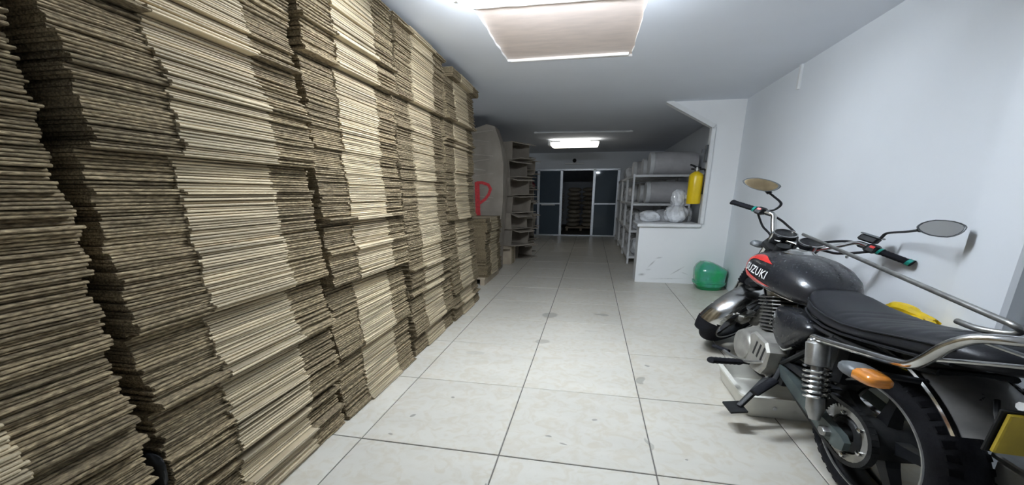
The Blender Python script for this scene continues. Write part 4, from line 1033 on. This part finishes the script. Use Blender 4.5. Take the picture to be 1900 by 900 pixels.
# headlight, dials
m = MB(BS); m.lathe((1.06, 0, .865), (1, 0, 0), [(-.05, .03), (-.04, .06), (0, .082), (.05, .088), (.06, .092), (.075, .092)], 28); hl = m.build('headlight_shell', M_BLACKPL, bike, smooth=True)
m = MB(BS); m.lathe((1.135, 0, .865), (1, 0, 0), [(0, .088), (.008, .08), (.016, .05), (.02, .01)], 28); m.build('headlight_glass', M_CHROME, hl, smooth=True)
for s in (1, -1):
    m = MB(BS); m.tube([(1.07, s * .085, .865), FA + AX * .62 + Vector((0, s * .092, 0))], .012, 8); m.build('headlight_bracket', M_DARKMET, bike, smooth=True)
da = Vector((-.45, 0, .89)).normalized()
for s in (1, -1):
    c = Vector((1.005, s * .062, .965)); m = MB(BS); m.lathe(c, da, [(-.03, .03), (-.02, .046), (.03, .052), (.045, .054), (.05, .05)], 24); dl = m.build('dial_pod', M_BLACKPL, bike, smooth=True)
    m = MB(BS); m.lathe(c, da, [(.046, .051), (.053, .053), (.055, .047), (.051, .046)], 24, cap=False); m.build('dial_bezel', M_CHROME, dl, smooth=True)
    m = MB(BS); m.lathe(c, da, [(.044, .046), (.049, .046), (.050, .01)], 24); m.build('dial_glass', M_GREYPL, dl, smooth=True)
m = MB(BS); m.box((.985, -.02, .965), (1.03, .02, 1.0), .006); m.build('warning_lamps', M_BLACKPL, bike)
# handlebar
hb_ = [(1.0, .415, 1.085), (1.0, .30, 1.09), (1.0, .225, 1.098), (1.0, .19, 1.092), (.995, .165, 1.06), (.985, .115, .995), (.98, .08, .975), (.975, .0, .972)]
pts = hb_ + [(u, -min(v, .402), w_) for u, v, w_ in reversed(hb_[:-1])]
m = MB(BS); m.tube(crv(pts, 5), .0125, 12); hbo = m.build('handlebar', M_CHROME, bike, smooth=True)
m = MB(BS)
for s in (1, -1): m.box((.955, s * .055 - .018, .945), (1.0, s * .055 + .018, .995), .006)
m.build('bar_clamp', M_STEEL, hbo)
for s in (1, -1):
    m = MB(BS); P0, P1 = Vector((1.0, s * .288, 1.09)), Vector((1.0, s * (.422 if s > 0 else .408), 1.085)); rib, rad = [], []
    for k in range(17): rib.append(P0.lerp(P1, k / 16)); rad.append(.0195 if k in (0, 1, 15, 16) else (.0178 if k % 2 else .0165))
    m.tube(rib, rad, 12); gp = m.build('grip', M_RUBBER, hbo, smooth=True)
    if s < 0:
        m = MB(BS); m.tube([P0.lerp(P1, .84), P0.lerp(P1, .97)], .0205, 12); m.build('grip_band', M_TEAL, gp, smooth=True)
    m = MB(BS); m.tube([P0.lerp(P1, -.04), P0.lerp(P1, .05)], .0215, 12); m.build('grip_collar', M_TEAL, gp, smooth=True)
    m = MB(BS); m.box((.972, min(s * .235, s * .282), 1.064), (1.028, max(s * .235, s * .282), 1.118), .010); sw = m.build('switch_housing', M_BLACKPL, hbo)
    m = MB(BS); m.box((.968, min(s * .25, s * .268), 1.095), (.975, max(s * .25, s * .268), 1.108)); m.build('switch_button', M_REDTR, sw)
    m = MB(BS); m.box((1.0, min(s * .20, s * .235), 1.075), (1.05, max(s * .20, s * .235), 1.105), .006); lv = m.build('lever_perch', M_DARKMET, hbo)
    m = MB(BS); m.tube(crv([(1.045, s * .215, 1.09), (1.075, s * .27, 1.085), (1.078, s * .34, 1.08), (1.07, s * .41, 1.078)] if s > 0 else [(1.045, -.215, 1.09), (1.060, -.27, 1.085), (1.056, -.325, 1.08), (1.046, -.362, 1.078)], 5), [.009] * 5 + [.008] * 11, 8); m.build('lever', M_STEEL, lv, smooth=True)
m = MB(BS); m.box((1.0, -.245, 1.115), (1.06, -.175, 1.155), .008); bm_ = m.build('brake_reservoir', M_BLACKPL, hbo)
m = MB(BS); m.box((.995, -.25, 1.152), (1.065, -.17, 1.162), .003); m.build('reservoir_lid', M_GREYPL, bm_)
# mirrors
def mirror(stem, c, nrm, upv, a, b, flip, back):
    m = MB(BS); m.tube(crv(stem, 6), .0065, 8); so = m.build('mirror_stem', M_BLACKPL, bike, smooth=True)
    c = Vector(c); nrm = Vector(nrm).normalized(); upv = Vector(upv); upv = (upv - nrm * upv.dot(nrm)).normalized(); sd = upv.cross(nrm)
    shape = [(-1.0, .0), (-.86, .5), (-.34, .95), (.42, .92), (.92, .55), (1.0, .12), (.84, -.5), (.42, -.95), (-.34, -.88), (-.86, -.40)]
    sm = crv([(x * flip, y, 0) for x, y in shape + [shape[0]]], 2)[:-1]
    R_ = lambda k, off: [c + sd * (q.x * a * k) + upv * (q.y * b * k) + nrm * off for q in sm]
    m = MB(BS); m.loft([R_(.35, -.034), R_(.75, -.026), R_(.95, -.012), R_(1.0, .002), R_(.96, .006), R_(.89, .003)]); sh = m.build('mirror_shell', M_GREYPL, so, smooth=True, angle=50)
    m = MB(BS); m.loft([R_(.885, .001), R_(.88, .0045)]); m.build('mirror_pane', M_MIRROR, so)
    m = MB(BS); m.tube([Vector(stem[-1]), c - nrm * .02], .013, 8); m.build('mirror_joint', M_BLACKPL, so, smooth=True)
mirror([(1.02, .235, 1.105), (1.025, .215, 1.13), (1.02, .215, 1.175), (.995, .265, 1.205), (.98, .285, 1.215)], (.95, .345, 1.252), (-1, -.12, -.12), (0, .10, 1), .092, .042, 1, False)
mirror([(1.02, -.235, 1.125), (1.0, -.245, 1.16), (.985, -.25, 1.195), (.88, -.315, 1.228), (.765, -.365, 1.253)], (.70, -.416, 1.281), (-.95, -.10, .12), (0, .40, 1), .058, .043, 1, True)
# front indicators and horn
for s in (1, -1): indicator(BS, (1.065, s * .150, .876), (1, 0, 0), .11, (1.04, s * .08, .87), 'front_indicator')
m = MB(BS); m.lathe((1.12, .02, .60), (.9, .3, .2), [(0, .02), (.02, .045), (.03, .05), (.035, .03)], 18); m.build('horn', M_BLACKPL, bike, smooth=True)
# cables
CB = [[BS((1.03, .22, 1.09)), BS((1.08, .14, 1.06)), BS((1.09, .03, .98)), B((1.0, .03, .80)), B((.86, .06, .68)), B((.7, .09, .60))],
      [BS((1.03, -.22, 1.10)), BS((1.09, -.12, 1.07)), BS((1.10, -.01, .96)), BS((1.11, .05, .75)), BS((1.22, .08, .5))],
      [BS((1.0, .26, 1.07)), BS((1.03, .20, 1.0)), BS((1.05, .12, .94)), B((.98, .05, .80))],
      [BS((1.0, -.26, 1.07)), BS((1.03, -.17, 1.0)), BS((1.03, -.08, .97)), B((.95, -.04, .82))],
      [BS((1.02, .0, .96)), BS((1.12, .05, .86)), BS((1.14, .10, .62)), BS((1.26, .09, .40))]]
for pts in CB:
    m = MB(); m.tube(crv(pts, 6), .0062, 6); m.build('cable', M_BLACKPL, bike, smooth=True)

# ------------------------------------------------------------------ loose bent tube lying across handlebar and seat
rod = empty('steel_tube', B((-.2, 0, .87)), 'loose bent steel tube resting on the motorcycle seat and handlebar', 'tube')
p_end = Vector(B((-.195, -.0, .894))); p_st = Vector((1.464, 1.214, .786))
m = MB(); d_ = (p_end - p_st)
pts = [p_st, p_st + d_ * .2, p_st + d_ * .5, p_st + d_ * .8, p_st + d_ * .95, p_end, p_end + Vector((.012, -.012, -.012)), p_end + Vector((.006, .012, -.026)), p_end + Vector((-.008, .075, -.034)), p_end + Vector((.0, .15, -.036))]
m.tube(crv(pts, 5), .0082, 10); m.build('tube_body', M_STEEL, rod, smooth=True)
m = MB(); q = p_st + d_ * .38; m.lathe(q - Vector((0, 0, .02)), (0, 0, 1), [(0, .004), (.004, .007), (.01, .007)], 8); m.build('rivet', M_STEEL, rod)
